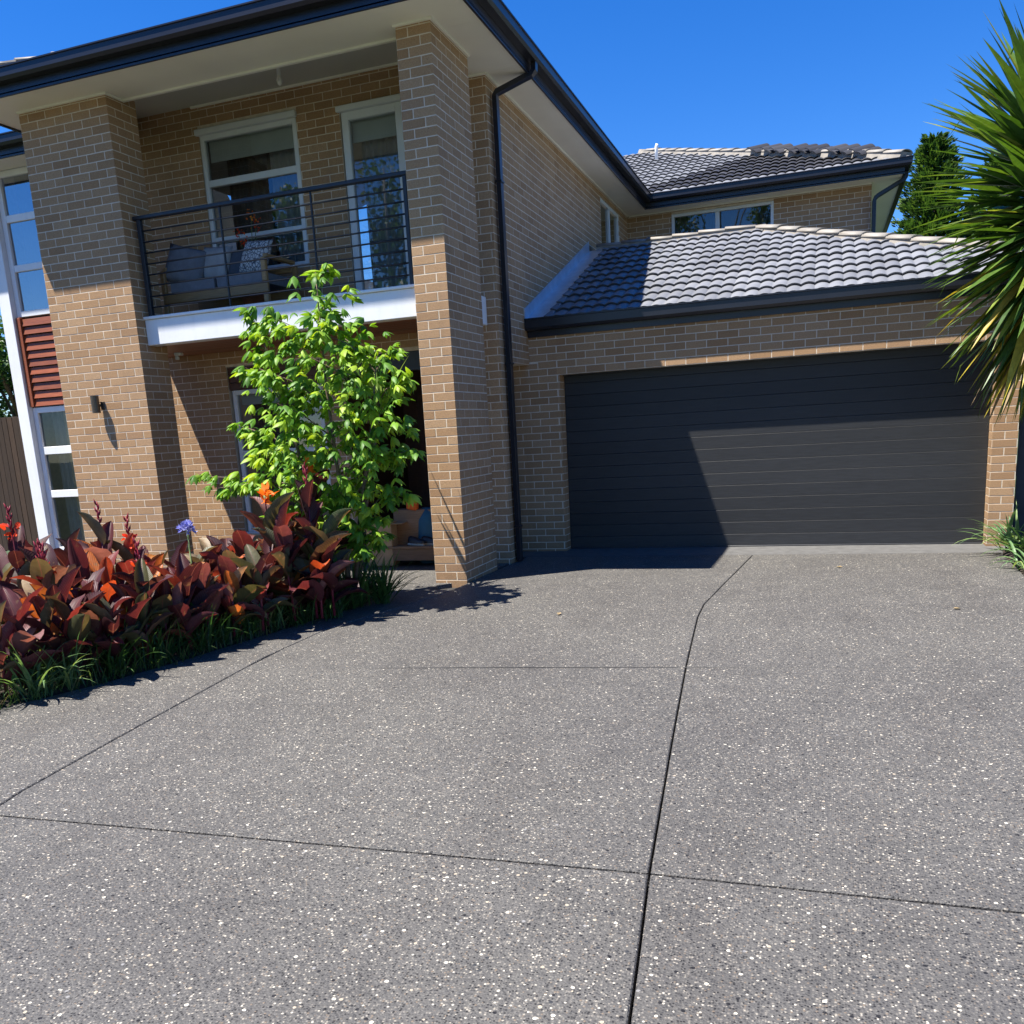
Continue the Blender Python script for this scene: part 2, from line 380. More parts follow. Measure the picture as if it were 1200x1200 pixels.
yB = lambda x: interp(JB, x, 0)
yD = lambda x: interp(JD, x, 0)
rows = [(cst(-12.6), yB, .003, .009), (yB, yD, .009, .007), (yD, cst(-.5), .007, .012)]
for (lo, hi, gb, gt) in rows:
    slab(xC, xA, lo, hi, .006, .0045, gb, gt)
    slab(xA, xR, lo, hi, .0045, .0, gb, gt)
    top = hi if hi is not rows[2][1] else cst(-2.9)
    slab(xL, xC, lo, top, .0, .006, gb, gt)
slab(lambda y: -3.2, lambda y: -.66 if y < -2.4 else -.42, cst(-2.88), cst(-.45), .0, .0, .003, .0)
mb = MB(); mb.box(-1.9, -12.5, -.12, 4.7, -.2, -.018)
mb.build("joint_base", M['groove'], drive)
mb = MB(); NJ = 24
for i in range(NJ):
    xa, xb = -.75+(5.45)*i/NJ, -.75+(5.45)*(i+1)/NJ
    for (x0, x1) in ((xa, xb),):
        p = [(x0, yD(x0)-.0068), (x1, yD(x1)-.0068), (x1, yD(x1)+.0068), (x0, yD(x0)+.0068)]
        mb.face(*[(x, y, gz(y)+.0006) for x, y in p])
mb.build("joint_dark_strip", M['joint_dark'], drive)  # added dark strip; the cut's own far face is sunlit and reads pale
mb = MB(); mb.face((-.60, -.5115, gz(-.51)+.0008), (4.82, -.5115, gz(-.51)+.0008), (4.82, -.4955, gz(-.5)+.0008), (-.60, -.4955, gz(-.5)+.0008))
mb.build("joint_dark_strip", M['joint_dark'], drive)  # same added dark strip along the threshold joint
tag(boxo("threshold_slab", M['concrete'], None, -.75, -.494, -.1, 5.0, .30, -.003, .006), "smooth grey concrete strip under the black garage door", "pavement", kind='structure')
mb = MB(); n = 24
for i in range(n):
    y0 = -12.6+i*(10.2)/n; y1 = y0+10.2/n
    for (xa, xb, za, zb) in ((0, -.10, -.02, .05), (-.10, -1.2, .05, .11), (-1.2, -9, .11, .11)):
        mb.face((xL(y0)+xa, y0, za), (xL(y1)+xa, y1, za), (xL(y1)+xb, y1, zb), (xL(y0)+xb, y0, zb))
mb.face((-9, -2.4, .1), (-4.0, -2.4, .1), (-4.0, -.9, .1), (-9, -.9, .1))
tag(mb.build("garden_soil", M['soil'], fixn=True), "dark garden soil under the red leaved plants", "soil", kind='structure')
mb = MB()
for i in range(n):
    y0 = -12.6+i*12.2/n; y1 = y0+12.2/n
    for (xa, xb, za, zb) in ((0, .10, -.02, .04), (.10, 5, .04, .06)):
        mb.face((xR(y0)+xa, y0, za), (xR(y0)+xb, y0, zb), (xR(y1)+xb, y1, zb), (xR(y1)+xa, y1, za))
tag(mb.build("garden_bed_soil", M['soil'], fixn=True), "bare brown soil along the right edge of the driveway", "soil", kind='structure')

# ------------------------------------------------------------------ the house
house = empty("brick_house"); tag(house, "two storey tan brick house with balcony, black gutters and attached double garage", "house")
XS, YW, ZP = -.379, -1.08, 5.257
bricks = []                            # (score, parent, M, w, h) ; the largest become parts
def wall_core(name, O, u, n, L, z0, z1, ops, th=.09, inset=.0016, mat='mortar'):
    O, u, n = Vector(O), Vector(u), Vector(n)
    us = sorted({0, L, *[min(max(q, 0), L) for o in ops for q in (o[0], o[1])]}); zs = sorted({z0, z1, *[min(max(q, z0), z1) for o in ops for q in (o[2], o[3])]})
    solid = lambda i, j: 0 <= i < len(us)-1 and 0 <= j < len(zs)-1 and not any(o[0]-1e-6 <= us[i] and us[i+1] <= o[1]+1e-6 and o[2]-1e-6 <= zs[j] and zs[j+1] <= o[3]+1e-6 for o in ops)
    mb = MB(); P = lambda a, z, d: O+u*a-n*d+Vector((0, 0, z))
    f, k = inset, inset+th
    for i in range(len(us)-1):
        for j in range(len(zs)-1):
            if not solid(i, j): continue
            a, b_, c, d = us[i], us[i+1], zs[j], zs[j+1]
            mb.face(P(a, c, f), P(b_, c, f), P(b_, d, f), P(a, d, f)); mb.face(P(b_, c, k), P(a, c, k), P(a, d, k), P(b_, d, k))
            if not solid(i-1, j): mb.face(P(a, c, k), P(a, c, f), P(a, d, f), P(a, d, k))
            if not solid(i+1, j): mb.face(P(b_, c, f), P(b_, c, k), P(b_, d, k), P(b_, d, f))
            if not solid(i, j-1): mb.face(P(a, c, k), P(b_, c, k), P(b_, c, f), P(a, c, f))
            if not solid(i, j+1): mb.face(P(a, d, f), P(b_, d, f), P(b_, d, k), P(a, d, k))
    return mb.build(name, M[mat], house, fixn=True)
BL, BH, MJ = .24, .086, .009
def brick_face(parent, O, u, n, L, z0, z1, zoff, ops=(), even=0.0, odd=.12, e0=0, e1=0, score=1.0):
    O, u, n = Vector(O), Vector(u), Vector(n)
    k = math.floor((z0-zoff)/BH)
    while zoff+k*BH < z1-.01:
        a, b_ = max(zoff+k*BH+MJ/2, z0), min(zoff+(k+1)*BH-MJ/2, z1)
        if b_-a > .015:
            zm = (a+b_)/2
            st = (even if k % 2 == 0 else odd)
            st = st % BL - BL
            while st < L:
                segs = [(max(st+MJ/2, e0), min(st+BL-MJ/2, L-e1))]
                if st <= 0 and False: pass
                za, zb = a, b_
                for o in ops:
                    ns = []
                    for (p, q) in segs:
                        if q <= o[0]-.001 or p >= o[1]+.001 or zb <= o[2] or za >= o[3]: ns.append((p, q)); continue
                        if o[2] < zm < o[3]: ns += [(p, min(q, o[0])), (max(p, o[1]), q)]
                        else:
                            if zm <= o[2]: zb = min(zb, o[2])
                            else: za = max(za, o[3])
                            ns.append((p, q))
                    segs = ns
                for (p, q) in segs:
                    if q-p > .018 and zb-za > .012:
                        c = O+u*((p+q)/2)+Vector((0, 0, (za+zb)/2))
                        view = (CAM-c).normalized().dot(n)
                        s = score*view*(px_size(c, 1)**2)*(q-p)*(zb-za) if view > 0 else 0
                        bricks.append((s, parent, c, u, n, round(q-p, 3), round(zb-za, 3)))
                st += BL
        k += 1
X_, Y_ = (1, 0, 0), (0, 1, 0)
def NX(s): return (s, 0, 0)
FR = (0, -1, 0)
ZO = .062
# balcony pillars
def pillar(x0, x1, y0, y1, sc_front, sc_side):
    i = .0016
    o = MB().box(x0+i, y0+i, -.1, x1-i, y1-i, ZP+.3).build("pillar", M['mortar'], house)
    brick_face(o, (x0, y0, 0), X_, FR, x1-x0, -.02, ZP+.2, ZO, even=0, odd=.12, score=sc_front)
    brick_face(o, (x1, y0, 0), Y_, (1, 0, 0), y1-y0, -.02, ZP+.29, ZO, even=.12, odd=0, e0=.011, score=sc_side)
    brick_face(o, (x0, y1, 0), (0, -1, 0), (-1, 0, 0), y1-y0, -.02, ZP+.29, ZO, even=0, odd=.12, e1=.011, score=0)
    brick_face(o, (x1, y1, 0), (-1, 0, 0), (0, 1, 0), x1-x0, -.02, ZP+.29, ZO, even=0, odd=.12, e0=.011, e1=.011, score=0)
    return o
P1 = (-5.301, -4.107, -2.527, -2.07); P2 = (-.730, -.380, -2.527, -1.587)
tag(pillar(*P1, 1.0, .5), "wide brick pillar at the left end of the balcony")
tag(pillar(*P2, 1.6, .8), "narrow brick pillar at the right end of the balcony")
# main front wall behind the balcony
W0 = -5.62
WIN_U = (-4.05, -2.70, 3.60, 5.27); DOOR_U = (-2.14, -1.36, 3.02, 5.21); WIN_L = (-4.05, -2.70, .42, 2.53); ENTRY = (-2.42, -.93, -.2, 2.52)
def ops_of(lst, x0): return [(a-x0, b_-x0, c, d) for a, b_, c, d in lst]
fops = ops_of([WIN_U, DOOR_U, WIN_L, ENTRY], W0)
wl = wall_core("wall", (W0, YW, 0), X_, FR, XS-W0-.0017, -.1, 5.60, fops)
tag(wl, "front wall behind the balcony")
brick_face(wl, (W0, YW, 0), X_, FR, XS-W0, -.02, 5.53, ZO, fops, even=.05, odd=.17, score=.25)
# wing side wall (upper), return pier below
YE, YR = 4.29, 6.5
sops = [(-.70-YW, 20, -1, 2.33), (YE-YW, 5.74-YW, 4.1, 5.15)]
ws = wall_core("wall", (XS, YW+.093, 0), Y_, (1, 0, 0), YR-YW-.095, -.1, 5.30, [(a-.093, b_-.093, c, d) for a, b_, c, d in sops])
tag(ws, "side wall above the garage roof")
brick_face(ws, (XS, YW, 0), Y_, (1, 0, 0), YR-YW, -.02, ZP-.001, ZO, sops, even=.12, odd=0, e0=.011, score=.7)
tag(boxo("ledge", M['mortar'], house, XS-.35, -.70, 2.322, XS-.002, -.002, 2.328, 0), "")
boxo("wall", M['mortar'], house, -.90, -.98, -.1, -.80, .3, 2.32, 0)
# garage front wall
GOP = (0, 4.766, -.2, 2.178); GX0, GX1 = -.75, 5.012
gops = ops_of([GOP, (GX0-1, XS+.001, 2.33, 9)], GX0)
wg = wall_core("garage_wall", (GX0, 0, 0), X_, FR, GX1-GX0-.0017, -.1, 2.80, [(gops[0][0]-.0017, gops[0][1]+.0017, -.2, 2.178), gops[1]], th=.21)
ZG = 2.178-25*BH
brick_face(wg, (GX0, 0, 0), X_, FR, -.03-GX0+.004, -.02, 2.74, ZG, gops, even=.0, odd=.12, score=1.0)
gops2 = [(a+GX0+.03, b_+GX0+.03, c, d) for a, b_, c, d in gops[:1]]
gops2.append((4.795, 9, -1, 2.178))
brick_face(wg, (-.03, 0, 0), X_, FR, GX1+.03, -.02, 2.74, ZG, gops2, even=.245, odd=.125, score=1.3)
brick_face(wg, (4.766, 0, 0), X_, FR, GX1-4.766, -.02, 2.178, ZG, (), even=0, odd=.12, score=1.3)
brick_face(wg, (4.766, .215, 0), (0, -1, 0), (-1, 0, 0), .215, -.02, 2.178, ZG, even=.06, odd=.06, e1=.011, score=.3)
brick_face(wg, (0, 0, 0), Y_, (1, 0, 0), .215, -.02, 2.178, ZG, even=.0, odd=.12, e0=.011, score=.1)
brick_face(wg, (GX1, 0, 0), Y_, (1, 0, 0), 6.5, -.02, 2.74, ZG, even=.0, odd=.12, e0=.011, score=0)
boxo("wall", M['mortar'], house, GX1-.1, .18, -.1, GX1-.0016, 6.5, 2.80, 0)
# rear upper wall
rops = ops_of([(.43, 2.20, 4.35, 5.19)], XS)
wr = wall_core("wall", (XS, YR, 0), X_, FR, 3.78-XS, 2.7, 5.30, rops)
tag(wr, "upper rear wall behind the garage roof")
brick_face(wr, (XS, YR, 0), X_, FR, 3.78-XS, 3.0, ZP-.001, ZO, rops, even=.05, odd=.17, score=.6)
boxo("wall", M['mortar'], house, 3.68, YR+.1, -.1, 3.778, 12.5, 5.30, 0)
boxo("wall", M['mortar'], house, -7.45, 12.4, -.1, 3.67, 12.5, 5.30, 0)
boxo("wall", M['mortar'], house, -7.47, -.98, -.1, -7.37, 12.39, 5.30, 0)

# bricks: the 300 that show largest as parts, the rest joined per wall
bricks.sort(key=lambda q: -q[0])
bm_cache = {}
def brick_geo(w_, h_, c=.0016, d=.011):
    a, z = w_/2, h_/2
    v = [(-a+c, 0, -z+c), (a-c, 0, -z+c), (a-c, 0, z-c), (-a+c, 0, z-c), (-a, -c, -z), (a, -c, -z), (a, -c, z), (-a, -c, z), (-a, -d, -z), (a, -d, -z), (a, -d, z), (-a, -d, z)]
    f = [(0, 1, 2, 3), (4, 5, 1, 0), (5, 6, 2, 1), (6, 7, 3, 2), (7, 4, 0, 3), (8, 9, 5, 4), (9, 10, 6, 5), (10, 11, 7, 6), (11, 8, 4, 7)]
    return v, f
def brick_frame(c, u, n, jit):
    return Matrix(((u.x, n.x, 0, c.x+n.x*jit), (u.y, n.y, 0, c.y+n.y*jit), (0, 0, 1, c.z), (0, 0, 0, 1)))
rest = {}
for i, (s, par, c, u, n, w_, h_) in enumerate(bricks):
    jit = R.uniform(-.0005, .0009); mw = brick_frame(c, u, n, jit) @ Matrix.Rotation(R.uniform(-.004, .004), 4, 'Y')
    if i < 300:
        key = (w_, h_)
        if key not in bm_cache:
            v, f = brick_geo(w_, h_); me = bpy.data.meshes.new("brick"); me.from_pydata(v, [], f); me.materials.append(M['brick']); bm_cache[key] = me
        link("brick", bm_cache[key], par, mw)
    else:
        mb = rest.setdefault(par.name, (par, MB()))[1]
        v, f = brick_geo(w_, h_); b0 = len(mb.v)
        mb.v += [tuple(mw @ Vector(q)) for q in v]; mb.f += [[b0+k for k in q] for q in f]
for par, mb in rest.values():
    me = bpy.data.meshes.new("brickwork"); me.from_pydata(mb.v, [], mb.f); me.materials.append(M['brick'])
    o = link("brickwork", me, par); o['kind'] = 'stuff'
for me in set(bm_cache.values()): pass

# ------------------------------------------------------------------ eaves, soffits, gutters
EX, EY, EL = .05, -2.98, -5.75           # wing eave: right x, front y, left x
RY, RX = 6.05, 4.25                      # rear eave front y and right x
mb = MB()                                # soffit ring, z = ZP
def sheet(x0, y0, x1, y1, z=ZP): mb.box(x0, y0, z, x1, y1, z+.012)
sheet(EL, EY, EX, -2.26); sheet(EL, -2.258, -4.95, YW-.002); sheet(-.76, -2.258, EX, YW-.002)
sheet(XS+.001, YW, EX, RY-.002); sheet(XS+.001, RY, RX, YR-.001); sheet(3.782, YR, RX, 12.0)
sheet(-7.92, -1.53, EL-.02, YW-.002)
mb.build("soffit", M['soffit_paint'], house, kind='stuff')
tag(boxo("beam", M['soffit_paint'], house, -4.94, -2.258, ZP+.013, -.77, -2.20, 5.55, 0), "")
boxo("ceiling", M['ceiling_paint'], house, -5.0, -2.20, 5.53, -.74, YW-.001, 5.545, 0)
mb = MB()
def strip(x0, y0, x1, y1, z0=ZP-.022, z1=ZP-.001): mb.box(x0, y0, z0, x1, y1, z1)
strip(-4.10, -2.30, -.735, -2.262); strip(P1[0], P1[2]-.024, P1[1]+.024, P1[2]-.001)
strip(P1[1]+.001, P1[2], P1[1]+.024, -2.31); strip(P2[0]-.02, P2[2]-.024, P2[1]+.024, P2[2]-.001); strip(P2[1]+.001, P2[2], P2[1]+.024, P2[3])
strip(XS+.001, YW, XS+.022, YR-.03); strip(XS+.03, YR-.026, 3.78, YR-.002); strip(-.74, YW-.026, XS+.02, YW-.002)
mb.box(-4.1, YW-.026, 5.505, -.74, YW-.002, 5.528)
mb.build("trim", M['soffit_paint'], house, kind='stuff')
fas = [(0, -.022), (0, .175), (-.022, .175), (-.022, -.022)]
gut = [(.002, .085), (.085, .085), (.105, .115), (.105, .19), (.118, .195), (.118, .208), (.098, .208), (.092, .10), (.012, .10), (.012, .20), (.002, .20)]
gutr = [(o*1.0, z) for o, z in gut]
paths = {"wing": [(EL, 3, ZP), (EL, EY, ZP), (EX, EY, ZP), (EX, RY, ZP), (RX, RY, ZP), (RX, 12, ZP)]}
pw = [Vector((EL, -1.53, ZP)), Vector((EL, EY, ZP)), Vector((EX, EY, ZP)), Vector((EX, RY, ZP)), Vector((RX, RY, ZP)), Vector((RX, 12, ZP))]
MB().sweep(fas, pw).build("fascia", M['gutter'], house, fixn=True)
MB().sweep(gut, pw).build("gutter", M['gutter'], house, fixn=True)
pl = [Vector((-7.92, 3, ZP)), Vector((-7.92, -1.53, ZP)), Vector((EL-.13, -1.53, ZP))]
MB().sweep(fas, pl).build("fascia", M['gutter'], house, fixn=True)
MB().sweep(gut, pl).build("gutter", M['gutter'], house, fixn=True)
# garage gutter
GY, GZT = -.036, 2.66
pg = [Vector((XS+.01, GY, GZT)), Vector((5.62, GY, GZT)), Vector((5.62, 6.4, GZT))]
MB().sweep([(0, -.02), (0, .16), (-.03, .16), (-.03, -.02)], pg).build("fascia", M['gutter'], house, fixn=True)
MB().sweep([(.002, .055), (.085, .055), (.105, .085), (.105, .175), (.118, .18), (.118, .195), (.098, .195), (.092, .07), (.012, .07), (.012, .19), (.002, .19)], pg).build("gutter", M['gutter'], house, fixn=True)
boxo("soffit", M['soffit_paint'], house, 5.02, GY+.01, GZT+.0, 5.59, 6.4, GZT+.012, 0)
# downpipes
def rectpipe(name, pts, a, b_, parent=house):
    """rectangular pipe along pts; a = half width along Y (or X) horizontally, b_ = half depth"""
    mb = MB(); pts = [Vector(p) for p in pts]; m = len(pts)
    for i, p in enumerate(pts):
        t = (pts[min(i+1, m-1)]-pts[max(i-1, 0)]).normalized()
        h = Vector((0, 1, 0)); h = (h-t*h.dot(t)).normalized(); k = t.cross(h)
        mb.v += [tuple(p+h*a*s1+k*b_*s2) for s1, s2 in ((-1, -1), (1, -1), (1, 1), (-1, 1))]
    for i in range(m-1):
        for k in range(4): mb.f.append([i*4+k, i*4+(k+1) % 4, (i+1)*4+(k+1) % 4, (i+1)*4+k])
    mb.f += [[3, 2, 1, 0], [(m-1)*4+k for k in range(4)]]
    return bevel(mb.build(name, M['gutter'], parent, fixn=True), .006)
dp = rectpipe("downpipe", [(-.325, -.93, .02), (-.325, -.93, 5.07), (-.305, -.928, 5.10), (.07, -.86, 5.235), (.10, -.85, 5.27), (.105, -.85, 5.36)], .044, .026)
for z in (.42, 2.28, 4.2): boxo("bracket", M['gutter'], dp, -.362, -.984, z, -.288, -.876, z+.025, .003)
dp2 = rectpipe("downpipe", [(3.82, 6.42, 3.2), (3.82, 6.42, 4.95), (3.84, 6.42, 5.0), (3.88, 6.42, 5.03), (4.2, 6.42, 5.19), (4.27, 6.42, 5.22), (4.30, 6.42, 5.27), (4.30, 6.42, 5.34)], .045, .032)
# metal flashing where garage roof meets the side wall
SL = .385; CS = 1/math.sqrt(1+SL*SL); SN = SL*CS
def gr(y, o=0): return 2.855+SL*(y-GY)+o
mb = MB()
for (x0, x1, h0, h1) in ((XS+.002, XS+.012, .0, .15), (XS+.012, XS+.30, .0, .008)):
    A = [(x0, -.12, gr(-.12)+h0), (x1, -.12, gr(-.12)+h0), (x1, -.12, gr(-.12)+h1), (x0, -.12, gr(-.12)+h1)]
    B = [(x, 3.36, gr(3.36)+(z-gr(-.12))) for x, _, z in A]
    b0 = len(mb.v); mb.v += A+B
    mb.f += [[b0+k for k in q] for q in ((0, 1, 2, 3), (7, 6, 5, 4), (0, 4, 5, 1), (1, 5, 6, 2), (2, 6, 7, 3), (3, 7, 4, 0))]
tag(mb.build("flashing", M['flashing'], house, fixn=True, kind='stuff'), "")

# ------------------------------------------------------------------ roofs
def tile_geo(u0, wdt, s0, ln, drop=.040, th=.023, amp=.024, seg=16):
    """double roll tile in (u, s, n) space"""
    v, f = [], []
    prof = [(k/seg*wdt, amp*abs(math.sin(2*math.pi*k/seg))**.85) for k in range(seg+1)]
    for (s, lift) in ((s0, drop), (s0+ln, .006)):
        for (u, h) in prof: v.append((u0+u, s, h+lift))
    for (u, h) in prof: v.append((u0+u, s0, h+drop))
    for (u, h) in prof: v.append((u0+u, s0+.018, h+drop-th))
    m = seg+1
    for k in range(seg):
        f.append([k, k+1, m+k+1, m+k]); f.append([3*m+k, 3*m+k+1, 2*m+k+1, 2*m+k])
    f.append([2*m, m, 3*m]); f.append([3*m-1, 4*m-1, 2*m-1])
    return v, f
def roof_tiles(parent, E0, udir, sdir, ndir, ulen, nrows, gauge, keep, as_parts, mat_of, cut=None, phase=0, name="tile"):
    E0, udir, sdir, ndir = map(Vector, (E0, udir, sdir, ndir))
    T = Matrix((( udir.x, sdir.x, ndir.x, E0.x), (udir.y, sdir.y, ndir.y, E0.y), (udir.z, sdir.z, ndir.z, E0.z), (0, 0, 0, 1)))
    acc = {}; shared = {}
    for j in range(nrows):
        for i in range(-1, int(ulen/.3)+1):
            u0 = i*.3+phase; s0 = j*gauge
            k = keep(u0, u0+.3, s0)
            if not k: continue
            mt = mat_of(T @ Vector((u0+.15, s0, 0)), j)
            jit = Matrix.Translation((R.uniform(-.004, .004), R.uniform(-.005, .005), R.uniform(-.002, .003))) @ Matrix.Rotation(R.uniform(-.006, .006), 4, 'Z')
            if k == 1:
                v, f = tile_geo(0, .308, 0, min(.40, gauge+.075)); mw = T @ Matrix.Translation((u0, s0, 0)) @ jit
                if as_parts:
                    if mt not in shared:
                        me = bpy.data.meshes.new("tile"); me.from_pydata(v, [], f); me.materials.append(mt)
                        for p in me.polygons: p.use_smooth = len(p.vertices) == 4 and p.normal.z > .5
                        shared[mt] = me
                    link(name, shared[mt], parent, mw)
                else:
                    mb = acc.setdefault(mt, MB()); b0 = len(mb.v); mb.v += [tuple(mw @ Vector(q)) for q in v]; mb.f += [[b0+q for q in p] for p in f]
            else:                                   # cut by the vertical planes of hip or wall
                v, f = tile_geo(u0, .308, s0, .40); me = bpy.data.meshes.new("tile"); me.from_pydata([tuple(T @ Vector(q)) for q in v], [], f)
                bm = bmesh.new(); bm.from_mesh(me)
                for (co, no) in cut:
                    bmesh.ops.bisect_plane(bm, geom=bm.verts[:]+bm.edges[:]+bm.faces[:], plane_co=co, plane_no=no, clear_outer=True)
                if len(bm.faces) < 3: bm.free(); continue
                bm.to_mesh(me); bm.free(); me.materials.append(mt)
                if as_parts: link(name, me, parent)
                else:
                    mb = acc.setdefault(mt, MB()); b0 = len(mb.v); mb.v += [tuple(q.co) for q in me.vertices]; mb.f += [[b0+q for q in p.vertices] for p in me.polygons]
    for mt, mb in acc.items():
        me = bpy.data.meshes.new("roof_tiles"); me.from_pydata(mb.v, [], mb.f); me.materials.append(mt)
        for p in me.polygons: p.use_smooth = abs(p.normal.z) > .6
        o = link("roof_tiles", me, parent); o['kind'] = 'stuff'
cap_cache = {}
def cap_mesh(mat, ln=.43, r=.135, seg=8, th=.022):
    if (mat, ln) in cap_cache: return cap_cache[(mat, ln)]
    v, f = [], []
    for (s, rr, dz) in ((0, r, .018), (ln, r*.93, 0)):
        for q in (rr, rr-th):
            for k in range(seg+1):
                a = math.pi*(.10+.80*k/seg); v.append((s, q*math.cos(a)*1.12, q*math.sin(a)*.62+dz-.045))
    m = seg+1
    for k in range(seg):
        f += [[k, k+1, 2*m+k+1, 2*m+k], [3*m+k, 3*m+k+1, m+k+1, m+k], [m+k, m+k+1, k+1, k], [2*m+k, 2*m+k+1, 3*m+k+1, 3*m+k]]
    f += [[0, 2*m, 3*m, m], [m-1, 2*m-1, 4*m-1, 3*m-1]]
    me = bpy.data.meshes.new("ridge_cap"); me.from_pydata(v, [], f); me.materials.append(mat)
    bm = bmesh.new(); bm.from_mesh(me); bmesh.ops.recalc_face_normals(bm, faces=bm.faces); bm.to_mesh(me); bm.free()
    for p in me.polygons: p.use_smooth = abs(p.normal.x) < .5
    cap_cache[(mat, ln)] = me; return me
def caps(parent, A, B, lift=.05, pitch=.385, skip=()):
    A, B = Vector(A), Vector(B); d = (B-A); L = d.length; d.normalize()
    y = Vector((0, 0, 1)).cross(d).normalized(); z = d.cross(y)
    n_ = int(L/pitch)
    for i in range(n_):
        if i in skip: continue
        p = A+d*(i*pitch)+z*(lift+R.uniform(-.004, .006))
        mw = Matrix(((d.x, y.x, z.x, p.x), (d.y, y.y, z.y, p.y), (d.z, y.z, z.z, p.z), (0, 0, 0, 1))) @ Matrix.Rotation(R.uniform(-.012, .012), 4, 'Z')
        link("ridge_cap", cap_mesh(M['ridge_tile']), parent, mw)
    mb = MB(); q = .155
    P = lambda p, s, h: p+y*s+z*h
    for (s0, s1) in ((-1, 1),):
        a = [P(A, -q, -.055), P(A, -q*.75, lift+.012), P(A, q*.75, lift+.012), P(A, q, -.055)]; c = [p+d*L for p in a]
        mb.v += [tuple(p) for p in a+c]; mb.f += [[0, 1, 5, 4], [1, 2, 6, 5], [2, 3, 7, 6], [3, 2, 1, 0], [4, 5, 6, 7]]
    mb.build("ridge_mortar", M['bedding_mortar'], parent, fixn=True)
def roof_sheet(name, polys, mat='dark_tile'):
    mb = MB()
    for p in polys: mb.face(*p)
    return mb.build(name, M[mat], house)
# garage roof: front plane, ridge at y=3.5, hip to the right
RGY, PKX = 3.5, 2.14; ZE = 2.818; CX = PKX+(RGY-GY)+.12
rz = ZE+SL*(RGY-GY)
groof = roof_sheet("roof", [[(XS+.02, GY-.02, ZE-.02), (CX, GY-.02, ZE-.02), (PKX, RGY, rz-.02), (XS+.02, RGY, rz-.02)], [(XS+.02, RGY, rz-.02), (PKX, RGY, rz-.02), (CX, 6.4, ZE-.02), (CX, 6.45, ZE-.02), (XS+.02, 6.45, rz-1.1)], [(CX, GY-.02, ZE-.02), (CX, 6.4, ZE-.02), (PKX, RGY, rz-.02)]])
tag(groof, "grey tiled roof over the garage")
slope_len = (RGY-GY)/CS; rowsn = int(slope_len/.325)+1
hipn = Vector(((RGY-GY), (CX-PKX), 0)).normalized()
uhip = lambda s: (CX - (CX-PKX)*(s*CS)/(RGY-GY)) - (XS+.02)
def keep_g(ua, ub, s):
    if s > slope_len-.05: return 0
    if ub < .22: return 0
    if ua < .22: return 2
    if ua > uhip(s)+.0: return 0
    return 1 if ub < uhip(s+.42) else 2
roof_tiles(groof, (XS+.02, GY-.045, ZE-SL*.025), (1, 0, 0), (0, CS, SN), (0, -SN, CS), CX-XS, rowsn, .325, keep_g, True, lambda p, j: M['roof_tile'],
           [(Vector((PKX, RGY, 0)), hipn), (Vector((XS+.24, 0, 0)), Vector((-1, 0, 0)))])
caps(groof, (XS+.12, RGY, rz), (PKX+.1, RGY, rz))
caps(groof, (CX-.1, GY+.1, ZE+.05), (PKX, RGY, rz))
# rear roof
SR = .41; CR = 1/math.sqrt(1+SR*SR); SNR = SR*CR; ZR = 5.43
RE = 5.99; RC = 4.31; TT = 5.2
rroof = roof_sheet("roof", [[(-3, RE, ZR-.02), (RC, RE, ZR-.02), (RC-TT, RE+TT, ZR+SR*TT-.02), (-3, RE+TT, ZR+SR*TT-.02)], [(RC, RE, ZR-.02), (RC, RE+2*TT, ZR-.02), (RC-TT, RE+TT, ZR+SR*TT-.02)], [(-3, RE+TT, ZR+SR*TT-.02), (RC-TT, RE+TT, ZR+SR*TT-.02), (RC, RE+2*TT, ZR-.02), (-3, RE+2*TT, ZR-.02)]])
tag(rroof, "upper rear roof with pale and dark tiles")
U0 = -2.7
uh2 = lambda s: RC - s*CR - U0
def keep_r(ua, ub, s):
    y = s*CR
    if U0+ub < .17-y-.1: return 0                   # beyond the valley
    if ua > uh2(s): return 0
    return 1 if ub < uh2(s+.40) else 2
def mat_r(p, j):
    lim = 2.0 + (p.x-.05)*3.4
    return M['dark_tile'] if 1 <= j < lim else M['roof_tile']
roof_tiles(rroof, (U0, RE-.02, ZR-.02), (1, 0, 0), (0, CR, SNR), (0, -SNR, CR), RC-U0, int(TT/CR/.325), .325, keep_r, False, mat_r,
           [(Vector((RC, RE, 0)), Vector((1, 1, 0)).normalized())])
caps(rroof, (RC-.05, RE+.05, ZR+.05), (RC-TT, RE+TT, ZR+SR*TT), lift=.055)
vent = MB().tube([(-.35, 9.75, 6.95), (-.35, 9.75, 7.25), (-.33, 9.75, 7.30)], .035, 8).build("vent_pipe", M['white_paint'], rroof, smooth=True)
def loose_tile_mesh():
    v, f = tile_geo(-.165, .33, 0, .42, .012, .018, .021, 12); me = bpy.data.meshes.new("roof_tile"); n0 = len(v)
    v2 = [(x, y, z-.016) for x, y, z in v[:26]]; v = v[:26]+v2; m = 13
    f = [[k, k+1, m+k+1, m+k] for k in range(12)]+[[26+m+k, 26+m+k+1, 26+k+1, 26+k] for k in range(12)]+[[26+k, 26+k+1, k+1, k] for k in range(12)]+[[m+k, m+k+1, 26+m+k+1, 26+m+k] for k in range(12)]
    f += [[0, m, 26+m, 26], [26+12, 26+25, 25, 12]]
    me.from_pydata(v, [], f); me.materials.append(M['dark_tile']); return me
LT = loose_tile_mesh()
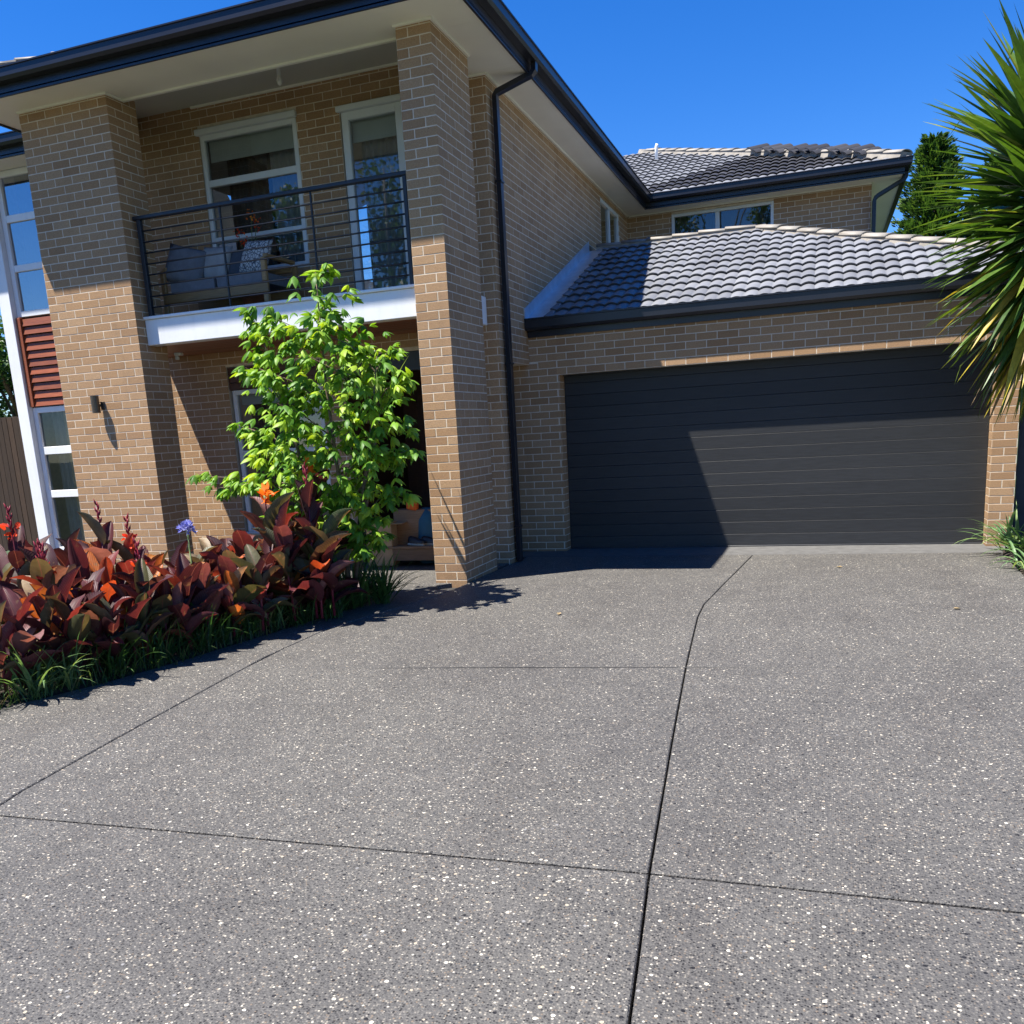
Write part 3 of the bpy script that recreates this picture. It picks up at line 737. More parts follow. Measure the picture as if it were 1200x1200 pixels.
for k, t in enumerate((.62, .84, 1.02, 1.34, 1.52, 1.70, 1.98, 2.16, 2.42)):
    d = Vector((.74+R.uniform(-.06, .06), .52, .20+R.uniform(-.03, .03))).normalized(); x = d.cross(Vector((0, 0, 1))).normalized(); z = x.cross(d)
    c = Vector((RC-t, RE+t, ZR+SR*t+.13))-d*.24
    o = link("spare_tile", LT, None, Matrix(((x.x, d.x, z.x, c.x), (x.y, d.y, z.y, c.y), (x.z, d.z, z.z, c.z), (0, 0, 0, 1))) @ Matrix.Rotation(.55, 4, 'Y'))
    tag(o, "dark spare roof tile laid loosely across the pale hip capping of the rear roof", "roof tile", "spare tiles lying along the rear hip")
# main wing roof
wt = 2.4; ze = ZP+.17
wroof = roof_sheet("roof", [[(EL-.08, EY-.08, ze), (EX+.08, EY-.08, ze), (EX-wt, EY+wt, ze+SL*wt), (EL+wt, EY+wt, ze+SL*wt)], [(EX+.08, EY-.08, ze), (EX+.08, RY, ze), (EX-wt, RY+wt, ze+SL*wt), (EX-wt, EY+wt, ze+SL*wt)], [(EL-.08, EY-.08, ze), (EL+wt, EY+wt, ze+SL*wt), (EL+wt, 5, ze+SL*wt), (EL-.08, 5, ze)], [(EL+wt, EY+wt, ze+SL*wt), (EX-wt, EY+wt, ze+SL*wt), (EX-wt, RY+wt, ze+SL*wt), (EL+wt, RY+wt, ze+SL*wt)]], 'roof_tile')
tag(wroof, "main roof above the balcony")
caps(wroof, (EL-.03, EY-.03, ze+.06), (EL+wt, EY+wt, ze+SL*wt), lift=.06)
roof_sheet("roof", [[(-8, -1.62, ze), (EL-.1, -1.62, ze), (EL-.1, 2, ze+1.4), (-6.5, 2, ze+1.4)], [(-8, -1.62, ze), (-6.5, 2, ze+1.4), (-8, 6, ze)]], 'roof_tile')

# ------------------------------------------------------------------ garage door
gd = empty("garage_door", parent=house)
z = .004; k = 0
while z < 2.16:
    h = .148
    z1 = min(z+h, 2.174)
    mb = MB(); x0, x1, y = .003, 4.763, .219
    prof = [(.0005, z+.0005), (-.002, z+.0015), (-.002, z1-.0045), (.0005, z1-.0016), (.035, z1-.0004), (.035, z+.0005)]
    b0 = len(mb.v)
    for x in (x0, x1): mb.v += [(x, y+o, zz) for o, zz in prof]
    m = len(prof)
    mb.f += [[q, (q+1) % m, m+(q+1) % m, m+q] for q in range(m)] + [list(range(m))[::-1], [m+q for q in range(m)]]
    mb.build("door_panel", M['door_slat'], gd, fixn=True)
    z += h; k += 1
boxo("weather_strip", M['dark_metal'], gd, .006, .206, -.002, 4.76, .25, .012, .003)
boxo("backing", M['dark_metal'], gd, -.2, .258, -.05, 4.95, .27, 2.4, 0)  # added dark sheet, stops light inside showing through the panel gaps
boxo("head_flashing", M['dark_metal'], gd, .004, .14, 2.165, 4.762, .21, 2.1755, 0)

# ------------------------------------------------------------------ windows and doors
def curtain(parent, x0, x1, z0, z1, y, mat, amp=.02, per=.09):
    mb = MB(); n = max(6, int((x1-x0)/per*6)); pts = []
    for i in range(n+1):
        x = x0+(x1-x0)*i/n; pts.append((x, y+amp*math.sin(2*math.pi*(x-x0)/per+.7*math.sin(5*x))))
    for a, c in zip(pts, pts[1:]): mb.face((*a, z0), (*c, z0), (*c, z1), (*a, z1))
    return mb.build("curtain", M[mat], parent, smooth=True)
def window(name, x0, x1, z0, z1, y, rails, fw=.055, depth=.07, glass='glass', fmat='frame_white', cols=(), blind=None, cur=(), sill=False, parent=house):
    """front window in a y = const plane facing -y; rails: transom heights (z, thickness)"""
    wn = empty(name, parent=parent)
    yf, yb = y-depth/2, y+depth/2
    boxo("frame", M[fmat], wn, x0, yf, z0, x0+fw, yb, z1); boxo("frame", M[fmat], wn, x1-fw, yf, z0, x1, yb, z1)
    boxo("frame", M[fmat], wn, x0+fw, yf, z1-fw, x1-fw, yb, z1); boxo("frame", M[fmat], wn, x0+fw, yf, z0, x1-fw, yb, z0+fw)
    for (zr, t) in rails: boxo("transom", M[fmat], wn, x0+fw, yf+.004, zr-t/2, x1-fw, yb-.004, zr+t/2)
    for (xr, t) in cols: boxo("mullion", M[fmat], wn, xr-t/2, yf+.003, z0+fw, xr+t/2, yb-.003, z1-fw)
    zs = [z0+fw-.01]+[q for zr, t in sorted(rails) for q in (zr-t/2+.01, zr+t/2-.01)]+[z1-fw+.01]
    xs_ = [x0+fw-.01]+[q for xr, t in sorted(cols) for q in (xr-t/2+.01, xr+t/2-.01)]+[x1-fw+.01]
    for i in range(0, len(zs), 2):
        for j in range(0, len(xs_), 2):
            mb = MB(); tl = R.uniform(-.004, .004)
            mb.face((xs_[j], y+tl, zs[i]), (xs_[j+1], y+tl*.3, zs[i]), (xs_[j+1], y-tl, zs[i+1]), (xs_[j], y-tl*.6, zs[i+1]))
            mb.build("pane", M[glass], wn)
    boxo("room_backing", M['interior'], wn, x0-.05, y+.75, z0-.1, x1+.05, y+.77, z1+.1, 0)  # dark sheet added in place of the unlit room
    if blind: boxo("blind", M['blind'], wn, x0+fw*.7, y+.09, blind, x1-fw*.7, y+.10, z1-.01, 0)
    for (a, c, mt, za) in cur: curtain(wn, a, c, za, z1-.02, y+.20, mt)
    return wn
yg = YW+.045
wu = window("window", -4.04, -2.71, 3.60, 5.20, yg, [(4.665, .075), (4.02, .065)], blind=4.93, cur=[(-3.85, -3.30, 'curtain_dark', 3.7), (-3.25, -2.75, 'curtain_slate', 3.7)])
tag(wu, "upper window behind the lounge")
bevel(MB().box(-4.075, YW-.045, 5.20, -2.685, YW+.05, 5.265).build("head_trim", M['frame_white'], wu), .006)
wd = window("balcony_door", -2.125, -1.372, 3.025, 5.15, yg, [], fw=.085, blind=4.86, cur=[(-2.02, -1.45, 'curtain_slate', 3.1)])
bevel(MB().box(-2.165, YW-.045, 5.15, -1.33, YW+.05, 5.21).build("head_trim", M['frame_white'], wd), .006)
wl_ = window("window", -4.0, -2.71, .45, 2.24, yg, [(1.46, .06)], blind=2.06, cur=[(-3.9, -2.8, 'curtain_dark', .5)])
tag(wl_, "ground floor window behind the leafy tree")
mb = MB()
for i in range(3): bevel(boxo("timber_panel", M['brown_timber'], wl_, -4.04, yg-.03, 2.245+i*.093, -2.71, yg+.02, 2.245+i*.093+.088, 0), .005)
boxo("sill", M['frame_white'], wl_, -4.05, YW-.03, .425, -2.70, YW+.06, .448)
# tall window wall at the left edge
tw = empty("tall_window", parent=house); tag(tw, "tall white framed window left of the wide pillar")
boxo("corner_post", M['white_paint'], tw, -7.47, YW-.10, -.1, -7.275, YW+.10, ZP-.001, .006)
for (za, zb, gl) in ((3.43, 5.25, 'mirror_glass'), (.22, 2.235, 'clear_glass')):
    rails = [(4.665, .09), (4.045, .085)] if za > 3 else [(1.645, .105), (1.045, .10)]
    wn = window("window", -7.27, -5.62, za, zb, YW+.01, rails, fw=.075, glass=gl, fmat='white_paint', cols=((-6.42, .07),), parent=tw,
                cur=([(-7.2, -6.98, 'curtain_slate', .3), (-6.98, -6.7, 'curtain_pale', .3), (-6.62, -5.7, 'curtain_slate', .3)] if za < 3 else [(-7.2, -6.0, 'curtain_slate', 3.5)]))
lv = empty("louvre", parent=tw)
boxo("stile", M['red_timber'], lv, -7.27, YW-.065, 2.245, -7.195, YW+.03, 3.42); boxo("stile", M['red_timber'], lv, -5.70, YW-.065, 2.245, -5.63, YW+.03, 3.42)
for i in range(11):
    zz = 2.252+i*.1055
    mb = MB(); x0, x1 = -7.193, -5.702
    pr = [(YW-.050, zz), (YW-.036, zz-.003), (YW-.012, zz+.090), (YW-.026, zz+.093)]
    mb.v += [(x, a, c) for x in (x0, x1) for a, c in pr]
    mb.f += [[q, (q+1) % 4, 4+(q+1) % 4, 4+q] for q in range(4)] + [[3, 2, 1, 0], [4, 5, 6, 7]]
    mb.build("slat", M['red_timber'], lv, fixn=True)
boxo("backing", M['brown_timber'], lv, -7.193, YW+.035, 2.25, -5.70, YW+.05, 3.415, 0)
# rear upper windows
wr_ = window("window", .43, 2.20, 4.36, 5.185, YR+.02, [], fw=.05, cols=((1.24, .075),), glass='glass', cur=[(.5, 2.1, 'curtain_dark', 4.4)])
tag(wr_, "rear upper window above the garage ridge")
# side window looking over the garage roof (plane x = XS)
sw = empty("window", parent=house); tag(sw, "dark side window at the end of the brick side wall")
for (a, c) in ((4.29, 4.35), (4.98, 5.05), (5.68, 5.74)): boxo("frame", M['frame_white'], sw, XS-.07, a, 4.05, XS-.012, c, 5.15)
for (a, c) in ((4.35, 4.98), (5.05, 5.68)): boxo("frame", M['frame_white'], sw, XS-.07, a, 5.09, XS-.012, c, 5.15)
for (a, c) in ((4.345, 4.985), (5.045, 5.685)):
    mb = MB(); mb.face((XS-.045, a, 4.06), (XS-.045, c, 4.06), (XS-.045, c, 5.1), (XS-.045, a, 5.1)); mb.build("pane", M['glass'], sw)
boxo("room_backing", M['interior'], sw, XS-.40, 4.2, 3.9, XS-.38, 5.8, 5.25, 0)  # near-black sheet stands in for the darkness behind the side panes
# entry porch
en = empty("entry", parent=house); tag(en, "dark entry recess under the balcony")
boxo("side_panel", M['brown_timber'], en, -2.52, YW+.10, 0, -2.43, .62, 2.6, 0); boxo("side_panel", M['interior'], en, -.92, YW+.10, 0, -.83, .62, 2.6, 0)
boxo("back_panel", M['brown_timber'], en, -2.43, .60, 0, -.92, .62, 2.6, 0)
boxo("door_leaf", M['brown_timber'], en, -2.2, .55, .02, -1.3, .595, 2.1, .006); boxo("sidelight", M['glass'], en, -1.22, .57, .1, -.98, .59, 2.1, 0)
boxo("head_panel", M['dark_metal'], en, -2.42, YW+.03, 2.30, -.93, YW+.09, 2.52, .006)
boxo("porch_floor", M['concrete'], en, -2.43, -1.0, -.08, -.92, .6, .012, 0)

# ------------------------------------------------------------------ balcony
bal = empty("balcony", parent=house)
SY = -2.388
mb = MB().box(-4.105, SY, 2.712, -.735, SY+.16, 2.985); bevel(mb.build("fascia_beam", M['white_paint'], bal), .006)
bevel(MB().box(-4.106, SY-.022, 2.987, -.733, SY+.2, 3.018).build("capping", M['white_paint'], bal), .005)
boxo("floor", M['concrete'], bal, -5.0, SY+.162, 2.80, -.52, YW-.002, 3.012, 0)
boxo("end_beam", M['white_paint'], bal, -.66, P2[3]+.002, 2.712, -.51, YW-.004, 3.015, .005)
cl = empty("soffit_lining", parent=bal)
for i in range(8): boxo("board", M['ceiling_timber'], cl, -4.9, SY+.165+i*.144, 2.715, -.665, SY+.165+i*.144+.138, 2.735, .004)
rl = empty("railing", parent=bal)
RYL = -2.352
for (a, c) in ((-4.055, -4.005), (-.842, -.80)): boxo("post", M['dark_metal'], rl, a, RYL-.025, 3.019, c, RYL+.025, 4.025, .004)
for x in (-2.98, -1.88): boxo("stanchion", M['dark_metal'], rl, x-.008, RYL-.012, 3.019, x+.008, RYL+.012, 4.025, .002)
boxo("handrail", M['dark_metal'], rl, -4.10, RYL-.03, 4.026, -.76, RYL+.03, 4.066, .006)
for i in range(8):
    zz = 3.115+i*.1135
    MB().tube([(-4.005, RYL, zz), (-.842, RYL, zz)], .0085, 6).build("rail", M['dark_metal'], rl, smooth=True)
# pendant lamp, wall lamp, sensor
pd = empty("ceiling_lamp", parent=house)
MB().tube([(-2.495, -1.7, 5.53), (-2.495, -1.7, 5.51)], .05, 12).build("rose", M['frame_white'], pd)
MB().tube([(-2.495, -1.7, 5.515), (-2.495, -1.7, 5.40)], [.022, .022], 8).build("holder", M['frame_white'], pd)
MB().tube([(-2.495, -1.7, 5.405), (-2.495, -1.7, 5.385), (-2.495, -1.7, 5.35), (-2.495, -1.7, 5.315), (-2.495, -1.7, 5.30)], [.014, .022, .032, .024, .006], 10).build("bulb", M['bulb'], pd, smooth=True)
lm = empty("wall_lamp", parent=house)
MB().tube([(-4.77, P1[2]-.075, 2.015), (-4.77, P1[2]-.075, 2.205)], .045, 16).build("shade", M['bronze'], lm, fixn=True)
boxo("back_plate", M['bronze'], lm, -4.755, P1[2]-.018, 2.05, -4.70, P1[2]-.001, 2.14, .004)
boxo("arm", M['bronze'], lm, -4.765, P1[2]-.06, 2.085, -4.735, P1[2]-.017, 2.11, .003)
sn = empty("floodlight", parent=house)
boxo("housing", M['ceiling_paint'], sn, -4.10, -1.98, 2.625, -4.01, -1.91, 2.66, .008); boxo("sensor", M['ceiling_paint'], sn, -4.10, -1.965, 2.58, -4.06, -1.925, 2.624, .006)

# ------------------------------------------------------------------ things on the balcony and porch
def cushion(name, mat, parent, loc, size, rot=(0, 0, 0)):
    me = bpy.data.meshes.new(name); bm = bmesh.new(); nx = 8
    gx = [[None]*(nx+1) for _ in range(nx+1)]; gb = [[None]*(nx+1) for _ in range(nx+1)]
    for i in range(nx+1):
        for j in range(nx+1):
            u, v = i/nx*2-1, j/nx*2-1
            t = max(0, (1-u**4)*(1-v**4))**.45; pin = 1-.07*(u*u*(1-v*v)+v*v*(1-u*u))*0-.06*(1-abs(u))*abs(v)**3*0
            x, z = u*size[0]/2*(1-.08*(1-v*v)*abs(u)**3*0+.05*abs(v)**4), v*size[2]/2*(1+.05*abs(u)**4)
            gx[i][j] = bm.verts.new((x, -size[1]/2*t, z)); gb[i][j] = gx[i][j] if t == 0 else bm.verts.new((x, size[1]/2*t, z))
    for i in range(nx):
        for j in range(nx):
            bm.faces.new((gx[i][j], gx[i+1][j], gx[i+1][j+1], gx[i][j+1]))
            try: bm.faces.new((gb[i][j+1], gb[i+1][j+1], gb[i+1][j], gb[i][j]))
            except ValueError: pass
    bm.to_mesh(me); bm.free(); me.materials.append(M[mat])
    for p in me.polygons: p.use_smooth = True
    return link(name, me, parent, Matrix.Translation(loc) @ Euler(rot).to_matrix().to_4x4())
sofa = empty("outdoor_sofa", (-3.45, -1.62, 3.012)); tag(sofa, "timber framed outdoor sofa with grey seat cushions on the balcony", "sofa")
def so_box(n_, mt, *a): return boxo(n_, M[mt], sofa, *a, .006)
so_box("front_rail", 'teak', -.72, -.33, .19, .70, -.29, .30); so_box("back_rail", 'teak', -.72, .30, .19, .70, .34, .30)
for x in (-.72, .64):
    so_box("arm", 'teak', x, -.285, .56, x+.06, .295, .60)
    for y in (-.34, .295): so_box("leg", 'teak', x, y+.0, 0, x+.06, y+.05, .185); so_box("arm_post", 'teak', x, y, .305, x+.06, y+.05, .555)
so_box("back_slat", 'teak', -.655, .30, .48, .635, .33, .56)
for x in (-.62, 0.02): so_box("seat_cushion", 'cushion', x, -.30, .305, x+.60, .28, .42)
for i, (dx, y, z_, sz, rot, mt, lb) in enumerate(((-.50, -.12, .60, .46, (-.35, .25, .35), 'cushion', "plain grey scatter cushion leaning at the left end of the sofa"), (-.20, .02, .60, .42, (-.3, .1, -.1), 'cushion_pale', "pale plain scatter cushion second from the left on the sofa"),
        (.12, .08, .57, .40, (-.35, -.2, .1), 'cushion_slate', "dark slate scatter cushion in the middle of the sofa"), (.38, -.02, .60, .42, (-.35, .12, -.25), 'pillow_print', "patterned grey and white scatter cushion at the right end of the sofa"))):
    c = cushion("scatter_cushion", mt, None, (-3.45+dx, -1.62+y, 3.012+z_+.02), (sz, .15, sz), rot)
    tag(c, lb, "cushion", "cushions on the balcony sofa")
# potted red flowers
pot = empty("potted_plant", (-3.33, -1.36, 3.012)); tag(pot, "potted plant with red orange flowers standing behind the balcony sofa", "plant")
MB().tube([(0, 0, 0), (0, 0, .24), (0, 0, .27)], [.10, .14, .145], 12).build("pot", M['terracotta'], pot, smooth=False)
for i in range(4):
    a = i*1.6; ex, ey, ez = .10*math.cos(a)+(.12 if i == 1 else 0)-.02, .05*math.sin(a), (1.17, 1.06, .98, .90)[i]
    MB().tube([(0, 0, .25), (ex*.4, ey*.4, .6), (ex, ey, ez)], [.007, .006, .004], 5).build("stem", M['stem_green'], pot)
    mb = MB()
    for k in range(22):
        c = Vector((ex+R.gauss(0, .028), ey+R.gauss(0, .025), ez+R.uniform(-.09, .06))); d = Vector((R.uniform(-1, 1), R.uniform(-1, 1), R.uniform(-.3, 1))).normalized()*.03; s_ = d.orthogonal().normalized()*.012
        mb.face(c, c+d*.5+s_, c+d, c+d*.5-s_)
    mb.build("flower", M['canna_petal_red' if i else 'canna_petal'], pot, kind='stuff')
# shoe bench on the porch
PX, PY = -1.62, -1.22
bn = empty("shoe_bench", (PX, PY, .03)); tag(bn, "low timber shoe bench on the porch behind the right pillar", "bench")
boxo("seat_board", M['bench_timber'], bn, -.42, -.14, .205, .50, .16, .235); boxo("front_board", M['bench_timber'], bn, -.40, -.12, .06, .48, -.09, .204)
for x in (-.40, .44): boxo("leg", M['bench_timber'], bn, x, -.088, 0, x+.04, .14, .204)
for i, dx in enumerate((.10, .29)):
    sh = empty("shoe", (PX+dx, PY-.02, .266), -.35+.2*i); tag(sh, "black shoe with a white sole, the %s of the pair on the timber bench" % ("left one" if i == 0 else "right one"), "shoe", "shoes on the porch bench")
    mb = MB()
    for (x, w_, h_) in ((-.12, .028, .075), (-.09, .036, .085), (-.02, .038, .075), (.05, .042, .055), (.11, .040, .042), (.14, .022, .030)):
        for k in range(9):
            a = math.pi*k/8; mb.v.append((x, w_*math.cos(a), .022+h_*math.sin(a)**.8 if k not in (0, 8) else .022))
    for i_ in range(5):
        for k in range(8): mb.f.append([i_*9+k, i_*9+k+1, (i_+1)*9+k+1, (i_+1)*9+k])
    mb.f += [list(range(9)), [45+k for k in range(9)][::-1]]
    mb.build("upper", M['shoe_black'], sh, smooth=True, fixn=True)
    o = MB().box(-.13, -.042, 0, .145, .042, .023).build("sole", M['shoe_sole'], sh); bevel(o, .012, 2)
bx = empty("cardboard_box", (-1.97, -1.24, .03), .12); tag(bx, "brown cardboard box with two hand holes standing beside the shoe bench", "box")
mb = MB().box(-.16, -.12, 0, .16, .12, .52); bevel(mb.build("carton", M['cardboard'], bx), .004)
for x in (-.06, .05): MB().tube([(x, -.1235, .34), (x, -.1245, .34)], .016, 8).build("hand_hole", M['shoe_black'], bx)
boxo("flap", M['cardboard'], bx, .165, -.12, .50, .30, .12, .506, 0)
bg_ = empty("shopping_bag", (-1.42, -1.02, .03)); tag(bg_, "teal bag leaning on the porch behind the black shoes", "bag")
mb = MB().tube([(0, 0, 0), (0, 0, .25), (0, 0, .5), (.01, 0, .66)], [.16, .17, .15, .10], 10); mb.build("sack", M['teal_cloth'], bg_, smooth=True)
cp = cushion("orange_cap", 'orange_cloth', None, (-1.60, -1.10, .74), (.16, .12, .13), (.3, .2, .1)); tag(cp, "bright orange cap on top of the things piled on the porch", "cap")
st = boxo("storage_crate", M['bench_timber'], None, -1.86, -1.12, .25, -1.28, -.90, .68, .006); tag(st, "brown storage crate on the porch behind the shoes", "crate")

# ------------------------------------------------------------------ fences
fn = empty("side_fence", (5.02, .12, 0)); tag(fn, "dark slate coloured side gate beside the garage's right brick pier", "fence")
for i in range(14): boxo("board", M['slate_fence'], fn, .02+i*.15, 0, .06, .02+i*.15+.142, .02, 1.85, .003)
for z_ in (.25, 1.6): boxo("rail", M['slate_fence'], fn, .02, .022, z_, 2.1, .06, z_+.09, .003)
boxo("post", M['slate_fence'], fn, 2.11, -.03, 0, 2.2, .08, 1.95, .004)
lf = empty("paling_fence", (-13.0, .6, 0)); tag(lf, "tall brown timber paling fence left of the house", "fence")
for i in range(48): boxo("paling", M['fence_timber'], lf, i*.112, R.uniform(-.004, .004), .03, i*.112+.105, .018, 2.24+R.uniform(-.008, .008), .002)
for z_ in (.4, 1.2, 2.0): boxo("rail", M['fence_timber'], lf, 0, .022, z_, 5.4, .06, z_+.075, .003)
for i in range(3): boxo("post", M['fence_timber'], lf, .1+i*2.5, .062, 0, .2+i*2.5, .16, 2.2, .004)

# ------------------------------------------------------------------ plants
def frame_from(d, roll=0.0):
    """matrix whose +Y is d and whose +Z is as near world up as it can be"""
    d = Vector(d).normalized(); x = d.cross(Vector((0, 0, 1)))
    x = x.normalized() if x.length > 1e-4 else Vector((1, 0, 0))
    z = x.cross(d); m = Matrix(((x.x, d.x, z.x), (x.y, d.y, z.y), (x.z, d.z, z.z)))
    return m @ Matrix.Rotation(roll, 3, 'Y')
def blade(mb, base, d, ln, wd, droop=.3, fold=.25, seg=5, roll=0, taper=.25, kink=None):
    """sword or strap leaf: V section, drooping along its length"""
    base = Vector(base); m = frame_from(d, roll); b0 = len(mb.v); p = base.copy(); dirn = Vector(d).normalized()
    for i in range(seg+1):
        t = i/seg; w_ = wd*min(1, taper+(1-taper)*t/.3)*(1-max(0, (t-.35)/.65)**1.6)*.5
        m = frame_from(dirn, roll); x, z = m.col[0], m.col[2]
        mb.v += [tuple(p-x*w_+z*w_*fold), tuple(p), tuple(p+x*w_+z*w_*fold)]
        p = p+dirn*ln/seg
        dirn = (dirn+Vector((0, 0, -1))*droop/seg*(.4+1.3*t)).normalized()
        if kink and i == kink: dirn = (dirn+Vector((0, 0, -1.6))).normalized()
    for i in range(seg):
        for k in (0, 1): mb.f.append([b0+i*3+k, b0+i*3+k+1, b0+(i+1)*3+k+1, b0+(i+1)*3+k])
def sph(az, el): return Vector((math.cos(az)*math.cos(el), math.sin(az)*math.cos(el), math.sin(el)))

# --- cannas
def canna_leaf_mesh(ln, wd, bend, fold, curl):
    mb = MB(); ns, nw = 9, 6; p = Vector((0, 0, 0)); ang = 0; b0 = 0
    for i in range(ns+1):
        t = i/ns; w_ = wd*.5*(math.sin(math.pi*min(1, t**.80*.985+.015))**.62)*(1 if t > .06 else .5)
        up = Vector((0, -math.sin(ang), math.cos(ang)))
        for j in range(nw+1):
            s = j/nw*2-1
            rip = .006*math.sin(t*23+s*4)*abs(s)
            mb.v.append(tuple(p+Vector((s*w_*math.cos(fold*abs(s)), 0, 0))+up*(abs(s)**1.25*w_*fold+rip+curl*w_*s*s*t)))
        ang -= bend/ns*(.3+1.4*t); p = p+Vector((0, math.cos(ang), math.sin(ang)))*ln/ns
    for i in range(ns):
        for j in range(nw):
            a = i*(nw+1)+j; mb.f.append([a, a+1, a+nw+2, a+nw+1])
    return mb.mesh("leaf", M['canna_leaf'], True)
CL = [canna_leaf_mesh(.43, .20, b_, f_, c_) for b_, f_, c_ in ((.5, .55, .0), (.9, .35, -.2), (.3, .75, .15), (1.3, .45, .1), (.7, .9, .0))]
def petal_cluster(n_, mat, size=.075):
    mb = MB()
    for k in range(n_):
        d = sph(R.uniform(0, 6.28), R.uniform(-.2, 1.2)); c = Vector((R.gauss(0, .022), R.gauss(0, .022), R.uniform(-.06, .05)))
        m = frame_from(d, R.uniform(0, 6.28)); L = size*R.uniform(.7, 1.15); b0 = len(mb.v)
        for i in range(4):
            t = i/3; w_ = L*.30*math.sin(math.pi*(t*.8+.14)); dz = -.25*L*t*t
            for s in (-1, 0, 1): mb.v.append(tuple(c+m @ Vector((s*w_, L*t, dz+abs(s)*w_*.4+R.uniform(-.003, .003)))))
        for i in range(3):
            for q in (0, 1): mb.f.append([b0+i*3+q, b0+i*3+q+1, b0+(i+1)*3+q+1, b0+(i+1)*3+q])
    return mb.mesh("flower", M[mat], True)
FLO = [petal_cluster(13, 'canna_petal') for _ in range(2)]; FLR = [petal_cluster(9, 'canna_petal_red', .06) for _ in range(2)]
def bud_mesh():
    mb = MB()
    mb.tube([(0, 0, -.02), (0, 0, .20)], [.006, .003], 5)
    for k in range(9):
        zz = .02+k*.02; a = k*2.4; d = Vector((math.cos(a)*.35, math.sin(a)*.35, 1)).normalized(); p = Vector((math.cos(a)*.006, math.sin(a)*.006, zz))
        mb.tube([p, p+d*.022, p+d*.055], [.004, .009, .001], 5)
    return mb.mesh("flower_bud", M['canna_bud'], True)
BUD = bud_mesh()
canna_no = 0
def canna(x, y, h, nl=6, flower=None, lean=0, scale=1.0, label=None):
    global canna_no
    z0 = .08
    c = empty("canna_plant", (x, y, z0), R.uniform(0, 6.28)); canna_no += 1
    tag(c, label or "bronze leaved canna plant in the garden bed, one of the dense clump", "plant", "cannas in the garden bed")
    H = h-z0-.02; top = H*(.62 if not flower else .80)
    MB().tube([(0, 0, 0), (lean*.02, .01, top*.5), (lean*.05, .015, top)], [.012, .010, .006], 6).build("stem", M['stem_red'], c, smooth=True)
    az = R.uniform(0, 6.28)
    for i in range(nl):
        t = (i+.6)/nl; zb = top*(.10+.85*t); az += 2.4+R.uniform(-.4, .4)
        el = .58+.80*t+R.uniform(-.2, .2); el = min(el, 1.45)
        d = sph(az, el); s = scale*R.uniform(.72, 1.12)*(1.05-.25*abs(t-.45))
        room = (H-zb)/max(.25, math.sin(el))
        s = min(s, max(.45, room/.40))
        m = frame_from(d, R.uniform(-.7, .7)).to_4x4() @ Matrix.Scale(s, 4); m.translation = (lean*.05*t, .012*t, zb)
        link("leaf", CL[R.randrange(len(CL))], c, m)
    if flower:
        me = {'o': FLO, 'r': FLR}.get(flower)
        if me: link("flower", R.choice(me), c, Matrix.Translation((lean*.05, .015, H-.06)) @ Matrix.Scale(R.uniform(.9, 1.25), 4))
        MB().tube([(lean*.05, .015, top-.02), (lean*.05, .015, H-.05)], [.007, .005], 5).build("flower_stalk", M['stem_red'], c)
        if flower != 'o': link("flower_bud", BUD, c, Matrix.Translation((lean*.05, .015, H-(.14 if flower == 'b' else .06))))
    return c
ORD = ['leftmost']+[q+' from the left' for q in 'second third fourth fifth sixth seventh eighth ninth tenth eleventh'.split()]+[q+' from the right' for q in 'eleventh tenth ninth eighth seventh sixth fifth fourth third second'.split()]+['rightmost']
SP = [(-2.97, -5.6, 1.07, 'r', "canna at the far left of the bed with a red flower"), (-2.28, -6.0, 1.05, None, None), (-3.07, -5.0, 1.10, None, None), (-2.36, -5.4, 1.14, 'b', "canna with a tall purple red flower spike before the white window post"),
      (-2.22, -5.2, .93, 'r', "canna with a small orange red bloom before the wide brick pillar"), (-1.62, -5.75, .80, 'r', None), (-2.27, -4.6, .80, None, None), (-1.80, -4.95, .82, None, None), (-1.69, -4.7, .88, None, None), (-1.70, -4.4, .98, None, None),
      (-1.30, -4.6, 1.20, 'o', "canna with a bright orange flower left of the leafy tree"), (-1.18, -5.0, .92, None, None), (-1.42, -4.0, 1.20, None, None), (-1.14, -4.15, 1.40, 'o', "tallest canna, its orange flower among the tree's leaves"), (-1.02, -4.35, 1.14, None, None), (-.93, -4.5, .86, None, None),
      (-2.75, -6.35, .86, None, None), (-2.02, -6.3, .86, 'r', None), (-1.78, -6.0, .74, None, None), (-1.56, -5.35, .78, None, None), (-2.55, -6.75, .70, None, None), (-2.05, -5.65, .92, None, None), (-3.4, -5.4, .95, None, None), (-1.40, -4.95, .80, None, None), (-2.7, -5.0, .98, None, None), (-1.33, -4.35, .95, None, None), (-2.0, -4.3, .85, None, None),
      (-3.0, -6.1, .85, None, None), (-3.6, -4.9, 1.0, None, None), (-1.5, -4.1, 1.05, None, None), (-1.18, -4.45, .88, None, None), (-1.72, -5.3, .70, None, None)]
for (x, y, h, fl, lb) in SP: canna(x, y, h, R.choice((7, 8, 9)), fl, R.uniform(-1, 1), R.uniform(.8, 1.1), lb)
for k in range(22):
    y = -6.85+k*.135+R.uniform(-.05, .05); canna(xL(y)-R.uniform(.02, .22), y, R.uniform(.62, .86), R.choice((7, 8, 9)), None, R.uniform(-1, 1), R.uniform(.75, 1.0), "low canna leaning over the driveway edge, " + ORD[k] + " in the front row")
for k in range(9):
    y = -6.5+k*.30+R.uniform(-.1, .1)
    if k not in (4, 5): canna(xL(y)-R.uniform(.5, .9), y, R.uniform(.90, 1.05), 7, 'b' if k == 1 else None, R.uniform(-1, 1), .95)
